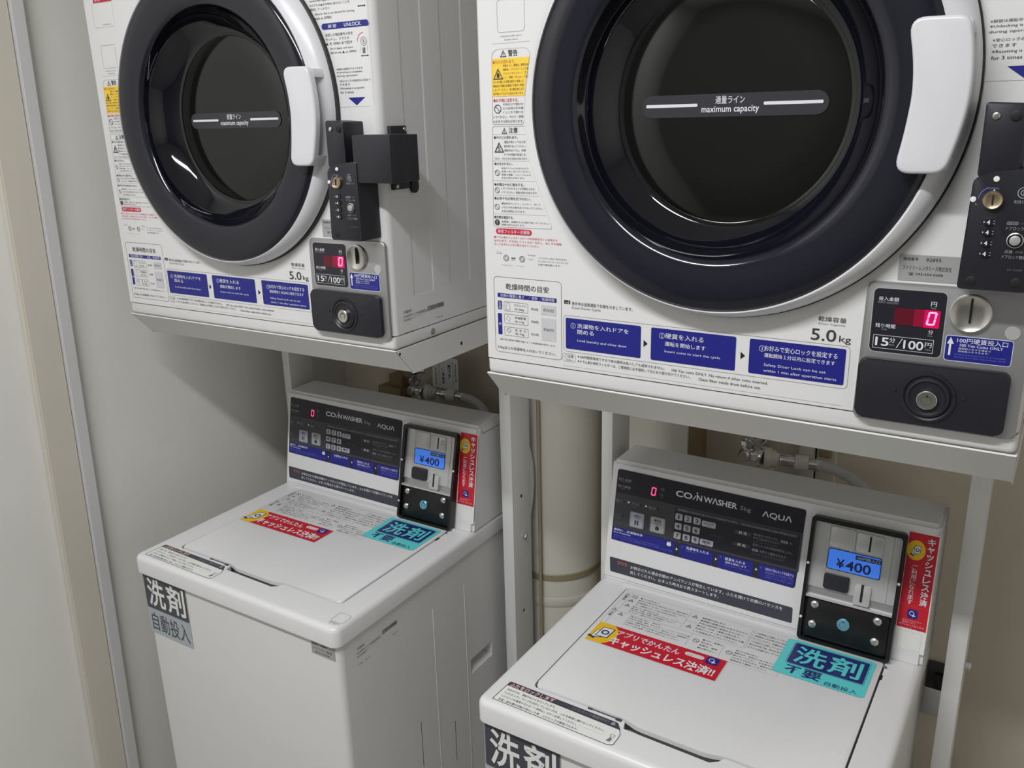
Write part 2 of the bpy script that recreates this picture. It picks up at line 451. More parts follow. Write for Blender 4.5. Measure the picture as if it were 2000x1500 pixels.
    d.frame(.0245, .4735, .0795, .5120, 'ink_faint', .0003, 1, .004); d.rect(.0300, .5122, .0800, .5200, 'red_ink', 1)
    d.tx(.0340, .5140, .0500, .5190, '警告', 'white_ink'); d.tx(.0470, .4765, .0690, .4785, 'スマホから', 'ink_soft')
    d.build('warning_mark', root, Z); d = D(FRONT)
    d.frame(.0320, .4090, .0705, .4455, 'ink_soft', .0003, 1, .004)
    d.tx(.0350, .4038, .0662, .4056, 'ご利用方法のお問い合わせ', 'ink_soft'); d.tx(.0415, .4000, .0604, .4015, 'Guide Here', 'ink_soft')
    d.line(.0236, .3971, .0768, .3972, 'ink_faint', .0003)
    d.build('contact_label', root, Z)

    d = D(FRONT)
    wf = rpoly([(.0212, .3035), (.0670, .3030), (.0692, .3345), (.0770, .3800), (.0772, .3850), (.0720, .3905), (.0290, .3908), (.0228, .3860)], [.003, .004, .01, .002, .004, .004, .004, .004])
    d.pframe(wf, 'ink_soft', .0003)
    d.warn(.0395, .3815, .0078); d.tx(.0465, .3818, .0600, .3892, '警告', 'ink', .012)
    d.poly([(.0220, .3364), (.0687, .3364), (.0700, .3480), (.0765, .3798), (.0228, .3802)], 'yellow', 1)
    d.tx(.0240, .3738, .0565, .3782, '●引火の恐れあり。', 'orange_ink', .01); d.warn(.0315, .3560, .0130, 'ink', 2, '.'); d.poly([(.0297, .3582), (.0333, .3582), (.0336, .3604), (.0326, .3622), (.0322, .3610), (.0316, .3650), (.0303, .3628), (.0296, .3605)], 'ink', 3)
    d.rows(.0390, .0745, .3738, .3558, ['乾燥オイル、動植油、動物系油', '機械油、ドライクリーニング油', 'ベンジンやシンナー、ガソ', 'リン、樹脂（セルロース系）'], 'ink', .68)
    d.rows(.0238, .0680, .3555, .3372, ['などの付着した衣類は絶対に乾燥しな', '機械油の衣類は洗濯後でも絶対に乾燥', 'しないでください。油の酸化熱により', '自然発火や引火する恐れがあります。'], 'ink', .68)
    d.tx(.0235, .3298, .0600, .3340, '●お子様に注意する。', 'red_ink', .01); d.no(.0295, .3218, .0052)
    d.rows(.0370, .0665, .3292, .3155, ['子供だけで使わせ', 'たり幼児の手の届', 'くところで使わな'], 'ink', .62); d.rows(.0225, .0665, .3150, .3045, ['いでください。やけど・感電', 'けがをする恐れがあります。'], 'ink', .62)
    cf = rpoly([(.0178, .1772), (.1042, .1778), (.1048, .1808), (.0730, .2612), (.0690, .2980), (.0688, .3012), (.0205, .3014)], [.004, .004, .004, .02, .01, .003, .003])
    d.pframe(cf, 'ink_soft', .0003)
    for p in ((.0204, .2915, .0692, .2912), (.0200, .2598, .0733, .2596), (.0191, .2357, .0810, .2350), (.0185, .2178, .0873, .2176), (.0183, .1943, .0968, .1944)): d.line(*p, 'ink_faint', .0003)
    d.warn(.0385, .2925, .0070); d.tx(.0445, .2930, .0580, .2998, '注意', 'ink', .012)
    d.tx(.0225, .2862, .0580, .2898, '●やけどの恐れあり。', 'ink', .008); d.warn(.0300, .2700, .0125, 'ink', 2, 'S')
    d.rows(.0375, .0690, .2850, .2650, ['運転が終わってから衣', '類を取り出してください。', '運転中はドラム、衣類', 'ドアの内面が高温にな'], 'ink', .6); d.tx(.0222, .2612, .0715, .2640, 'ており、やけどをする恐れがあります。', 'ink')
    d.tx(.0222, .2545, .0495, .2580, '●水をかけない。', 'ink', .008); d.no(.0262, .2452, .0036)
    d.rows(.0325, .0755, .2528, .2372, ['本体やドラムに水をかけたり', '水洗いをしないでください。', '感電や漏電、ショートによる', '火災の恐れがあります。'], 'ink', .6, ragged=[.93, 1, 1, .8])
    d.tx(.0213, .2290, .0655, .2328, '●衣類は十分に脱水する。', 'ink', .008); d.no(.0252, .2235, .0036)
    d.rows(.0315, .0850, .2285, .2190, ['しずくのたれるような衣類を入れな', 'いでください。感電の恐れがあります。'], 'ink', .6, ragged=[.92, 1])
    d.tx(.0207, .2118, .0750, .2155, '●火気や引火物を近づけない。', 'ink', .008); d.no(.0245, .2030, .0036)
    d.rows(.0310, .0930, .2098, .1955, ['運転中はベンジン、シンナー、ガソリ', 'ンなどの引火物を近づけないでください。', '火災の原因になります。'], 'ink', .55, ragged=[.93, 1, .58])
    d.tx(.0198, .1880, .0490, .1918, '●衣類を確認する。', 'ink', .008); d.disc(.0240, .1832, .0038, 'ink', 2); d.tx(.0234, .1808, .0246, .1856, '!', 'white_ink', l=3)
    d.rows(.0305, .1010, .1866, .1788, ['金属類、金属片などは取り除いてください。', '故障の恐れがあります。'], 'ink', .6, ragged=[1, .5])
    d.build('warning_label', root, Z)

    d = D(FRONT)
    d.rect(.0215, .1684, .0755, .1757, 'red_ink', 1, .0035); d.tx(.0245, .1696, .0728, .1746, '排気フィルターの掃除', 'white_ink', .012)
    d.rows(.0183, .1185, .1668, .1532, ['●ドラム奥のフィルターカバーの中央部を引くと本体から', 'はずれます。穴を出してフィルターを外し、糸くずを掃除', 'をして必ずもとどおり取り付けてください。'], 'red_ink', .66, ragged=[.94, 1, .68])
    for u in (.0362, .0605): d.circ(u, .1380, .0042, 'ink_soft', .0008, 1); d.circ(u, .1380, .0024, 'ink_soft', .0006, 1)
    d.line(.0440, .1384, .0490, .1384, 'ink', .0012); d.poly([(.0490, .1370), (.0505, .1384), (.0490, .1398)], 'ink', 1); d.tx(.0440, .1350, .0500, .1368, 'はずす', 'ink')
    d.rows(.0205, .0305, .1462, .1425, ['フィルター', '本体'], 'ink_soft', .7); d.tx(.0285, .1278, .0475, .1295, 'フィルターカバー', 'ink_soft'); d.tx(.0525, .1280, .0640, .1296, 'フィルター', 'ink_soft')
    d.tx(.0690, .1428, .0800, .1446, '中央部', 'ink_soft'); d.tx(.0690, .1378, .0770, .1394, 'つまみ', 'ink_soft')
    d.rows(.0840, .1275, .1432, .1308, ['・フィルターに糸くずがたまると', 'フィルターランプ（ドアマーク）', '点滅で警告致します。'], 'ink', .55, ragged=[.97, 1, .76])
    d.build('filter_label', root, Z)

    d = D(FRONT)
    d.frame(.0155, .0110, .1178, .1130, 'ink_soft', .0005, 1, .005)
    d.tx(.0343, .0968, .0995, .1050, '乾燥時間の目安', 'ink')
    d.rect(.0211, .0857, .1105, .0912, 'blue', 1); d.tx(.0255, .0865, .1075, .0905, '衣類の種類と重さ　／ 枚数 ／乾燥時間', 'white_ink')
    d.rect(.0211, .0694, .0274, .0809, 'blue', 1, .001); d.rect(.0207, .0353, .0270, .0641, 'blue', 1, .001)
    d.col(.0225, .0262, .0802, .0700, '化合繊', 'white_ink'); d.tx(.0222, .0480, .0258, .0516, '綿', 'white_ink')
    for v0, v1, a, c, n in ((.0680, .0806, 'ワイシャツ', '約 200g', '約5枚'), (.0514, .0641, '半袖肌着', '約 110g', '約8枚'), (.0350, .0468, 'タ オ ル', '約 70g', '約15枚')):
        d.frame(.0306, v0, .0678, v1, 'ink_soft', .0004, 1, .0015)
        d.tx(.0470, (v0 + v1) / 2 + .0008, .0645, (v0 + v1) / 2 + .0042, a, 'ink'); d.tx(.0475, v0 + .0018, .0615, v0 + .0052, c, 'ink')
        d.tx(.0725, (v0 + v1) / 2 - .0018, .0835, (v0 + v1) / 2 + .0016, n, 'ink')
    d.pframe([(.0335, .0695), (.0345, .0790), (.0370, .0798), (.0395, .0790), (.0405, .0695)], 'ink_soft', .0004); d.pframe([(.0335, .0575), (.0365, .0620), (.0405, .0590), (.0385, .0540)], 'ink_soft', .0004)
    d.pframe([(.0335, .0420), (.0375, .0455), (.0415, .0425), (.0380, .0385)], 'ink', .0006)
    d.rect(.0880, .0683, .1095, .0810, 'table_grey', 1); d.rect(.0880, .0345, .1093, .0640, 'table_grey', 1); d.tx(.0912, .0725, .1070, .0770, '約30分', 'ink'); d.tx(.0912, .0470, .1070, .0515, '約60分', 'ink')
    d.tx(.0225, .0278, .1085, .0302, '※重さ及び環境や種類や量によって乾燥時間は変化します。', 'ink'); d.tx(.0195, .0152, .1085, .0200, '5.0kg以上の洗濯物を入れないでください。', 'ink')
    d.build('drying_time_table', root, Z)

    d = D(FRONT)
    d.rect(.1217, .0859, .1301, .0904, 'keyway', 1); d.tx(.1235, .0864, .1285, .0898, 'c-d', 'white_ink'); d.tx(.1326, .0850, .2160, .0895, '表示中は送風運転で衣類を冷ましています。', 'ink'); d.tx(.1326, .0796, .1728, .0835, 'Cool Down Cycle', 'ink_soft')
    d.frame(.1205, .0240, .4680, .0712, 'ink_soft', .0004, 0, .005)
    for u0, u1 in ((.1237, .2273), (.2406, .3446), (.3602, .4638)): d.rect(u0, .0280, u1, .0680, 'blue', 1, .002)
    for u in (.2311, .3505): d.poly([(u, .0428), (u + .0052, .0472), (u, .0513)], 'keyway', 1)
    for u, v, n in ((.1345, .0585, '1'), (.2545, .0592, '2'), (.3745, .0580, '3')): d.circ(u, v, .0035, 'white_ink', .0004, 2); d.tx(u - .0009, v - .0020, u + .0009, v + .0020, n, 'white_ink')
    d.tx(.1405, .0562, .2111, .0622, '洗濯物を入れドアを', 'white_ink', .012); d.tx(.1405, .0485, .1637, .0543, '閉める', 'white_ink', .012); d.tx(.1405, .0378, .2087, .0418, 'Load laundry and close door', 'white_ink')
    d.tx(.2587, .0565, .3062, .0630, '硬貨を入れる', 'white_ink', .014); d.tx(.2585, .0473, .3090, .0527, '運転を開始します', 'white_ink', .012); d.tx(.2585, .0385, .3268, .0422, 'Insert coins to start the cycle', 'white_ink')
    d.tx(.3772, .0560, .4555, .0622, 'お好みで安心ロックを設定する', 'white_ink', .01); d.tx(.3772, .0485, .4536, .0535, '運転開始１分以内に設定できます', 'white_ink', .01)
    d.tx(.3775, .0375, .4447, .0415, 'Safety Door Lock can be set', 'white_ink'); d.tx(.3772, .0308, .4562, .0348, 'within 1 min after operation starts', 'white_ink')
    d.frame(.1190, .0108, .1376, .0216, 'ink_soft', .0003, 1, .003); d.tx(.1218, .0163, .1348, .0200, 'ご注意', 'ink'); d.tx(.1235, .0124, .1330, .0145, 'Caution', 'ink')
    d.disc(.1420, .0192, .0010, 'ink'); d.disc(.1420, .0132, .0010, 'ink')
    d.tx(.1445, .0174, .2590, .0212, '100円硬貨専用ですので他の硬貨は投入しても返却されません。', 'ink'); d.tx(.2683, .0170, .3832, .0202, '100 Yen coins ONLY. No return if other coins inserted.', 'ink')
    d.tx(.1445, .0112, .2915, .0152, 'ドラム奥の排気フィルターは、ご使用前に必ず掃除して元どおり取り付けてください。', 'ink'); d.tx(.3020, .0105, .3756, .0138, 'Clean filter inside drum before use.', 'ink')
    d.line(.1200, .0050, .4640, .0050, 'ink_faint', .0003)
    d.build('step_guide', root, Z)

    d = D(FRONT)
    d.tx(.4325, .0958, .4612, .1012, '乾燥容量', 'ink'); d.tx(.4330, .0916, .4606, .0942, 'Dryer Capacity', 'ink_soft')
    d.tx(.4262, .0744, .4522, .0873, '5.0', 'ink', .006); d.tx(.4555, .0730, .4675, .0820, 'kg', 'ink')
    d.build('capacity_mark', root, Z)

    d = D(FRONT)
    d.line(.5600, .3318, .6165, .3316, 'ink_faint', .0003); d.line(.6237, .3390, .6237, .52, 'ink_faint', .0003)
    d.rows(.5195, .5930, .4765, .4605, ['randomize digits to avoid reset', '※ツマミの▲をOPENに戻らないことを', '　確認してください'], 'ink', .62, ragged=[.85, 1, .5]); d.rows(.5274, .6001, .4590, .4485, ['※Ensure dial is not allowed for turning', '　back to OPEN'], 'ink', .62, ragged=[1, .42])
    for v in (.4612, .3980):
        d.line(.6085, v, .6185, v, 'ink', .0010); d.poly([(.6065, v), (.6090, v - .0014), (.6090, v + .0014)], 'ink'); d.poly([(.6205, v), (.6180, v - .0014), (.6180, v + .0014)], 'ink')
    d.rect(.5384, .4356, .6236, .4436, 'blue', 1, .0038); d.tx(.5507, .4372, .5659, .4418, '解 錠', 'white_ink', .01); d.tx(.5801, .4372, .6105, .4420, 'UNLOCK', 'white_ink', .012)
    d.rows(.5440, .5946, .4312, .4140, ['設定した暗証番号４桁を', 'セットし、ツマミの', '▲ を OPEN まで回す'], 'ink', .66, ragged=[1, .86, .97]); d.rows(.5510, .5986, .4125, .4025, ['Set 4 digits and turn', ' dial to set ▲ to OPEN'], 'ink', .62, ragged=[.88, 1])
    d.circ(.6132, .4165, .0058, 'ink_soft', .0005); d.circ(.6132, .4165, .0036, 'ink_soft', .0004); d.tx(.6124, .4145, .6140, .4185, '8', 'ink'); d.circ(.6132, .4165, .0115, 'red_ink', .0006, 1, 16, 90, 180)
    d.line(.6062, .4035, .6062, .4110, 'ink_faint', .0004); d.line(.6190, .4035, .6190, .4110, 'ink_faint', .0004); d.tx(.6100, .4010, .6155, .4090, '鍵', 'ink')
    d.rows(.5600, .6085, .3848, .3710, ['※解錠は運転中でもできます', '※Unlocking is acceptable', '　during operation'], 'ink', .62, ragged=[1, .97, .78]); d.rows(.5636, .6207, .3690, .3595, ['※安心ロックの再設定は３回まで', '　できます'], 'ink', .62, ragged=[1, .34]); d.rows(.5642, .6087, .3590, .3490, ['※Resetting is acceptable', '　for 3 times'], 'ink', .62, ragged=[1, .55])
    d.poly([(.5780, .3440), (.5924, .3335), (.6089, .3440)], 'blue', 1)
    d.build('lock_guide', root, Z)

    d = D(FRONT, .0006)
    d.rect(.5062, .1455, .5615, .1715, 'plate_grey', 0); d.tx(.5095, .1657, .5235, .1690, '機械番号', 'ink'); d.tx(.5305, .1657, .5440, .1690, '82895', 'ink')
    d.tx(.5100, .1565, .5540, .1612, 'ファミリーレンタリース株式会社', 'ink'); d.tx(.5155, .1510, .5470, .1545, '☎ 042-654-0688', 'ink')
    d.build('rental_plate', root, Z)

    # ---- coin panel with display, slot and cash box
    b = B().m('silver'); b.prism(rpoly([(.4765, -.0035), (.6285, -.0035), (.6285, .1432), (.4795, .1432)], [.006, .006, .006, .008]), FRONT, 0, .0045, .003, 3)
    pan = b.build('coin_panel', root, Z)
    K = plane((0, -.0045, 0), (1, 0, 0), (0, 0, 1), (0, -1, 0)); d = D(K)
    d.loop(rr(.4856, .0700, .5549, .1377, .0060), rr(.4868, .0712, .5537, .1365, .0050), 'silver_light', 0); d.rect(.4866, .0710, .5539, .1367, 'panel_black', 1, .005)
    d.tx(.4915, .1243, .5105, .1284, '投入金額', 'white_ink', .012); d.tx(.4912, .1214, .5105, .1235, 'INPUT AMOUNT', 'grey_ink'); d.tx(.5402, .1222, .5454, .1270, '円', 'white_ink', .01); d.tx(.5400, .1196, .5450, .1212, 'YEN', 'grey_ink')
    d.tx(.4907, .0962, .5096, .1006, '残り時間', 'white_ink', .012); d.tx(.4965, .0938, .5020, .0953, 'TIME', 'grey_ink'); d.tx(.5405, .0940, .5450, .0985, '分', 'white_ink', .01); d.tx(.5402, .0915, .5452, .0930, 'MIN.', 'grey_ink')
    d.frame(.4898, .0745, .5466, .0885, 'white_ink', .0004, 2)
    d.tx(.4920, .0772, .5050, .0862, '15', 'white_ink', .016); d.tx(.5055, .0815, .5112, .0868, '分', 'white_ink', .01); d.tx(.5055, .0782, .5110, .0798, 'MIN.', 'grey_ink'); d.poly([(.5122, .0765), (.5130, .0765), (.5180, .0868), (.5172, .0868)], 'white_ink', 2)
    d.tx(.5190, .0766, .5376, .0856, '100', 'white_ink', .016); d.tx(.5388, .0802, .5450, .0852, '円', 'white_ink', .01); d.tx(.5390, .0772, .5445, .0788, 'YEN', 'grey_ink')
    d.build('price_window', pan)
    d = D(K, .0009); d.rect(.5075, .1010, .5500, .1182, 'led_dim', 0, .001); d.rect(.5350, .1005, .5497, .1184, 'led_glow', 1, .001); d.rect(.5260, .1008, .5355, .1183, 'led_mid', 1); seven(d, K, .5372, .1032, .0082, .0138, .0018, .14, 3, mname='led_hot'); d.build('red_display', pan)
    b = B().m('steel'); b.lathe([(r, dd, .5758, .1188) for r, dd in ((.0190, .0), (.0187, .0038), (.0175, .0042), (.0150, .0030), (.0110, .0017), (.0060, .0009), (.001, .0006))], K, 40, False, True)
    b.m('keyway'); b.box(.5750, .5768, -.0085, -.0050, .1095, .1326); b.build('coin_slot', pan)
    b = B().m('silver_light'); b.lathe([(.0066, 0, .6133, .1030), (.0066, .0006, .6133, .1030)], K, 28, False, True); b.build('round_seal', pan)
    d = D(K); d.rect(.5568, .0695, .6158, .0955, 'white_ink', 0, .003); d.rect(.5574, .0702, .6152, .0949, 'blue', 1, .0025)
    d.poly([(.5605, .0752), (.5625, .0752), (.5625, .0868), (.5646, .0868), (.5615, .0936), (.5584, .0868), (.5605, .0868)], 'white_ink', 2)
    d.tx(.5672, .0886, .6110, .0938, '100円硬貨投入口', 'white_ink', .014); d.tx(.5700, .0850, .6075, .0878, '100 Yen Coins ONLY', 'white_ink', .006); d.rows(.5690, .5975, .0843, .0790, ['連続投入をする場合で', '追加投入もできます。'], 'white_ink', .7, ragged=[1, .95]); d.rows(.5660, .6110, .0780, .0728, ['Additional payment is acceptable', 'during and after operation cycle'], 'lilac_ink', .6)
    d.build('coin_label', pan)
    cb = B().m('black_plastic'); cb.prism(rr(.4792, .0000, .6180, .0645, .008), K, 0, .0075, .0022, 3); cb.lathe([(r, dd, .5478, .0305) for r, dd in ((.0265, .0072), (.0258, .0092), (.0235, .0094), (.0215, .0078), (.0200, .0100), (.0180, .0106), (.0160, .0086), (.0110, .0080), (.001, .0080))], K, 48, False, True)
    for u in (.5162, .5800): cb.lathe([(r, dd, u, .0340) for r, dd in ((.0026, .0074), (.0018, .0086), (.001, .0088))], K, 16, False, True)
    cash = cb.build('cash_box', root, Z)
    b = B().m('steel'); b.lathe([(r, dd, .5478, .0288) for r, dd in ((.0097, .0078), (.0097, .0122), (.0090, .0128), (.0052, .0126), (.0050, .0112), (.0044, .0112), (.0042, .0126), (.001, .0126))], K, 36, False, True)
    b.m('keyway'); b.box(.5472, .5485, -.0175, -.0170, .0318, .0346); b.build('key_lock', cash)

    # ---- black combination lock screwed to the panel
    bl = B().m('black_plastic')
    bl.prism(rpoly([(.5640, .1490), (.6205, .1490), (.6205, .2590), (.5790, .2545), (.5665, .2480)], [.003, .003, .003, .01, .004]), FRONT, .0, .043, .002)
    bl.prism(rpoly([(.5690, .2500), (.6010, .2500), (.6010, .3120), (.5690, .3140)], .003), FRONT, 0, .042, .002)
    lock = bl.build('door_lock', root, Z)
    P43 = plane((0, -.043, 0), (1, 0, 0), (0, 0, 1), (0, -1, 0))
    b = B().m('brass'); b.lathe([(r, dd, .5842, .2303) for r, dd in ((.0082, 0), (.0082, .004), (.0074, .0050), (.0066, .0044), (.001, .0044))], P43, 28, False, True); b.m('keyway'); b.box(.5836, .5850, -.0482, -.0475, .2265, .2345); b.build('lock_cylinder', lock)
    for i, v in enumerate((.2109, .2018, .1922, .1826)):
        b = B().m('black_gloss'); b.box(.5800, .5868, -.0455, -.041, v - .0036, v + .0036, .0015); t = b.build('number_dial', lock)
        q = D(plane((0, -.0455, 0), (1, 0, 0), (0, 0, 1), (0, -1, 0))); q.tx(.5818, v - .0019, .5846, v + .0019, '4', 'white_ink', .02); q.poly([(.5794, v - .001), (.5804, v), (.5794, v + .001)], 'white_ink'); q.tx(.5868, v - .0016, .5884, v + .0016, ':', 'grey_ink')
        me = q
        vs = me.v; bm2 = bmesh.new(); bm2.from_mesh(t.data); nm = len(t.data.materials)
        for m in me.mats: t.data.materials.append(MATS[m])
        vv = [bm2.verts.new(x) for x in vs]
        for f, k in zip(me.f, me.mi):
            try: nf = bm2.faces.new([vv[j] for j in f]); nf.material_index = nm + k
            except ValueError: pass
        bm2.to_mesh(t.data); bm2.free()
    b = B().m('steel'); b.lathe([(r, dd, .6058, .1955) for r, dd in ((.0068, 0), (.0068, .002), (.0060, .0024), (.0056, .0010))], P43, 32); b.m('plate_grey'); b.lathe([(r, dd, .6058, .1955) for r, dd in ((.0044, .0), (.0044, .0030), (.0036, .0036), (.001, .0036))], P43, 28, False, True); b.build('push_button', lock)
    d = D(P43, .0004)
    d.tx(.5790, .2396, .5875, .2412, 'OPEN', 'lilac_ink'); d.poly([(.5834, .2386), (.5850, .2386), (.5842, .2398)], 'white_ink'); d.circ(.5842, .2303, .0120, 'lilac_ink', .0006, 1, 16, 110, 175); d.tx(.5708, .2255, .5725, .2280, 'L', 'grey_ink')
    d.circ(.6073, .2370, .0050, 'grey_ink', .0008, 1, 20, 60, 330); d.circ(.6073, .2370, .0026, 'grey_ink', .0008); d.line(.6073, .2350, .6073, .2390, 'grey_ink', .0006); d.tx(.6008, .2278, .6150, .2306, '配信ロック', 'grey_ink')
    d.frame(.5975, .2090, .6065, .2118, 'grey_ink', .0004, 1, .001); d.tx(.5985, .2096, .6055, .2112, '確認', 'grey_ink'); d.tx(.6075, .2096, .6140, .2112, '・CHK', 'dim_ink'); d.tx(.5975, .2042, .6145, .2075, 'ドアロック中', 'grey_ink')
    d.tx(.5985, .1838, .6050, .1868, '点滅', 'grey_ink'); d.tx(.6070, .1842, .6150, .1862, ':START', 'dim_ink'); d.tx(.5975, .1790, .6160, .1822, 'ドアロック開始', 'grey_ink'); d.tx(.6030, .1684, .6145, .1700, 'LK·CK50', 'dim_ink')
    d.build('lock_lettering', lock)
    for u, v in ((.5848, .2485), (.5684, .2305)):
        b = B().m('white_cap'); b.lathe([(.0026, 0, u, v), (.0024, .001, u, v), (.001, .0013, u, v)], P43, 16, False, True); b.build('index_dot', lock)
    for u, v, y, m in ((.5752, .1568, .0432, 'keyway'), (.6110, .1575, .0432, 'keyway'), (.5930, .3020, .0432, 'keyway'), (.5780, .3020, .0432, 'steel')):
        r = .0044 if m == 'keyway' else .0030
        b = B().m(m); b.lathe([(r, y, u, v), (r * .85, y + .0003, u, v), (.001, y + .0004, u, v)], FRONT, 20, False, True); b.build('lock_screw', lock)
    b = B().m('black_plastic'); b.box(.6150, .6815, -.0420, -.0025, .2300, .2938, .0010); b.box(.6400, .6815, -.0030, .0195, .2300, .2930, .0010); b.build('lock_strap', lock)
    b = B().m('black_plastic'); b.box(W, W + .006, .0160, .0525, .2160, .3045, .001); b.build('strap_hinge', lock)
    b = B().m('black_plastic'); b.prism([(.0670 + .0085 * math.cos(2 * pi * i / 24), .2190 + .0110 * math.sin(2 * pi * i / 24)) for i in range(24)], SIDE(W), 0, .006, .001); b.build('strap_button', lock)
    for u, v in ((.0475, .2996), (.0235, .2205)):
        b = B().m('steel'); b.lathe([(.0032, .006, u, v), (.0028, .0075, u, v), (.001, .0080, u, v)], SIDE(W), 16, False, True); b.build('hinge_screw', lock)

    # ---- print on the right side
    d = D(SIDE(W), .0003)
    d.tx(.0275, .0310, .0462, .0358, 'ΛQUΛ', 'ink', .01); d.tx(.0265, .0248, .0860, .0286, 'AQUA株式会社 コイン式全自動乾燥機 形名', 'ink'); d.tx(.0265, .0195, .0470, .0224, 'MT-35002-T', 'ink'); d.line(.0470, .0205, .0870, .0248, 'ink_soft', .0003)
    d.rect(.0873, .0242, .1312, .0316, 'ink_faint', 0)
    for i in range(5): d.tx(.0880 + i * .0085, .0250, .0955 + i * .0085, .0308, '□回㊞国區'[i], 'ink', l=2)
    d.tx(.1060, .0085, .1260, .0100, '三洋電機株式会社', 'ink'); d.tx(.0255, .0005, .0380, .0022, '製造番号', 'ink'); d.tx(.0405, .0005, .0505, .0022, '027-37', 'ink')
    d.build('rating_label', root, Z)
    return root

# ------------------------------------------------------------------ rack
def make_rack(label):
    root = thing('dryer_rack', label, 'rack', (0, 0, 0), 0, 'steel dryer racks'); Z = (0, 0, FZ)
    b = B().m('rack_paint')
    t = .0022; zt = -.0217; zb = -.0630; x0, x1 = -.0005, .6325; yb = .47
    V = lambda *p: tuple(p)
    # top sheet, sloping front lip and upright side lips, folded from one sheet
    b.box(x0 + .0025, x1 - .0025, .0040, yb, zt - t - .0003, zt - .0003)
    bm = b.bm
    def quad(pts, n):
        n = Vector(n) * t; a = [bm.verts.new(Vector(p)) for p in pts]; c = [bm.verts.new(Vector(p) + n) for p in pts]; k = len(pts)
        bm.faces.new(a); bm.faces.new(c[::-1])
        for i in range(k): bm.faces.new((a[i], c[i], c[(i + 1) % k], a[(i + 1) % k]))
    quad([(x0 + .0006, -.0002, zt), (x1 - .0006, -.0002, zt), (x1 - .0006, .038, zb), (x0 + .0006, .038, zb)], (0, .7, .7))
    quad([(x1, .0000, zt), (x1, yb, zt), (x1, yb, zb - .003), (x1, .0410, zb - .003), (x1, .0382, zb)], (-1, 0, 0))
    quad([(x0, .0000, zt), (x0, yb, zt), (x0, yb, zb - .003), (x0, .0410, zb - .003), (x0, .0382, zb)], (1, 0, 0))
    b.m('keyway')
    b.prism([(.0012, zt - .0006), (.0018, zt - .0006), (.0386, zb), (.0380, zb)][::-1], SIDE(x1), 0, .0001)
    for y, z, r in ((.173, -.048, .0030), (.0102, -.0276, .0024)): b.lathe([(r, .0002, y, z), (.0005, .0003, y, z)], SIDE(x1), 16, False, True)
    b.build('shelf', root, Z, ang=25)
    for xa, xb, s in ((-.0125, .0090, 1), (.5760, .6015, -1)):
        b = B().m('rack_paint')
        b.box(xa, xb, .371, .374, -FZ, -.024, .0012); xi = xb if s > 0 else xa
        if s > 0: b.box(xb - .0025, xb, .372, .443, -FZ, -.024, .001); b.box(xa, xa + .0025, .372, .443, -FZ, -.024, .001)
        else: b.box(xb - .0025, xb, .372, .443, -FZ, -.024, .001); b.box(xa, xa + .0025, .372, .443, -FZ, -.024, .001)
        # gusset with a curved edge welded to the back of the channel
        if s < 0:
            g = [(.441, -.415)] + [(.443 + .016 * math.sin(pi * i / 14), -.33 - .155 * i / 14) for i in range(15)] + [(.441, -.50)]
            b.prism(g[::-1], SIDE(xb - .0022), 0, .002)
        b.m('keyway')
        for z in (-.693, -.427): b.lathe([(.0035, .0002, .405, z), (.0005, .0003, .405, z)], SIDE(xb), 14, False, True)
        b.m('rack_paint'); b.box(xa - .01, xb + .01, .36, .46, -FZ, -FZ + .004)
        p = b.build('post', root, Z)
        b = B().m('chrome'); q = SIDE(xb); b.lathe([(.0075, 0, .412, -.520), (.0075, .006, .412, -.520), (.0055, .008, .412, -.520), (.001, .0085, .412, -.520)], q, 6, False, True); b.build('bolt', p)
    for z in (-.65, -1.15):
        b = B().m('rack_paint'); b.box(.009, .576, .4405, .4435, z, z + .05, .001); b.build('cross_brace', root, Z)
    return root

# ------------------------------------------------------------------ washer
def phone_icon(d, u, v, s, l):
    """phone held in a hand"""
    d.poly([(u - .42 * s, v - .5 * s), (u - .2 * s, v - .5 * s), (u + .1 * s, v - .35 * s), (u - .25 * s, v + .15 * s), (u - .38 * s, v + .1 * s)], 'ink', l); d.poly([(u - .39 * s, v - .46 * s), (u - .2 * s, v - .46 * s), (u + .05 * s, v - .33 * s), (u - .25 * s, v + .11 * s), (u - .35 * s, v + .08 * s)], 'white_ink', l + 1)
    d.poly([(u - .58 * s, v - .52 * s), (u - .22 * s, v - .62 * s), (u - .18 * s, v - .48 * s), (u - .52 * s, v - .38 * s)], 'navy', l + 1)
    d.poly([(u - .27 * s, v - .38 * s), (u + .33 * s, v - .32 * s), (u + .40 * s, v + .50 * s), (u - .20 * s, v + .46 * s)], 'ink', l + 2); d.poly([(u - .22 * s, v - .33 * s), (u + .29 * s, v - .28 * s), (u + .35 * s, v + .45 * s), (u - .16 * s, v + .41 * s)], 'white_ink', l + 3)
    d.circ(u + .07 * s, v + .06 * s, .19 * s, 'navy', .08 * s, l + 4)
def app_icon(d, u, v, s, l):
    d.poly(rr(u - s / 2, v - s / 2, u + s / 2, v + s / 2, s * .2), 'blue', l); d.circ(u - .08 * s, v + .06 * s, .24 * s, 'white_ink', .06 * s, l + 1)
    d.poly([(u - .02 * s, v - .32 * s), (u + .34 * s, v - .18 * s), (u + .16 * s, v - .08 * s), (u + .08 * s, v + .08 * s)], 'white_ink', l + 1)

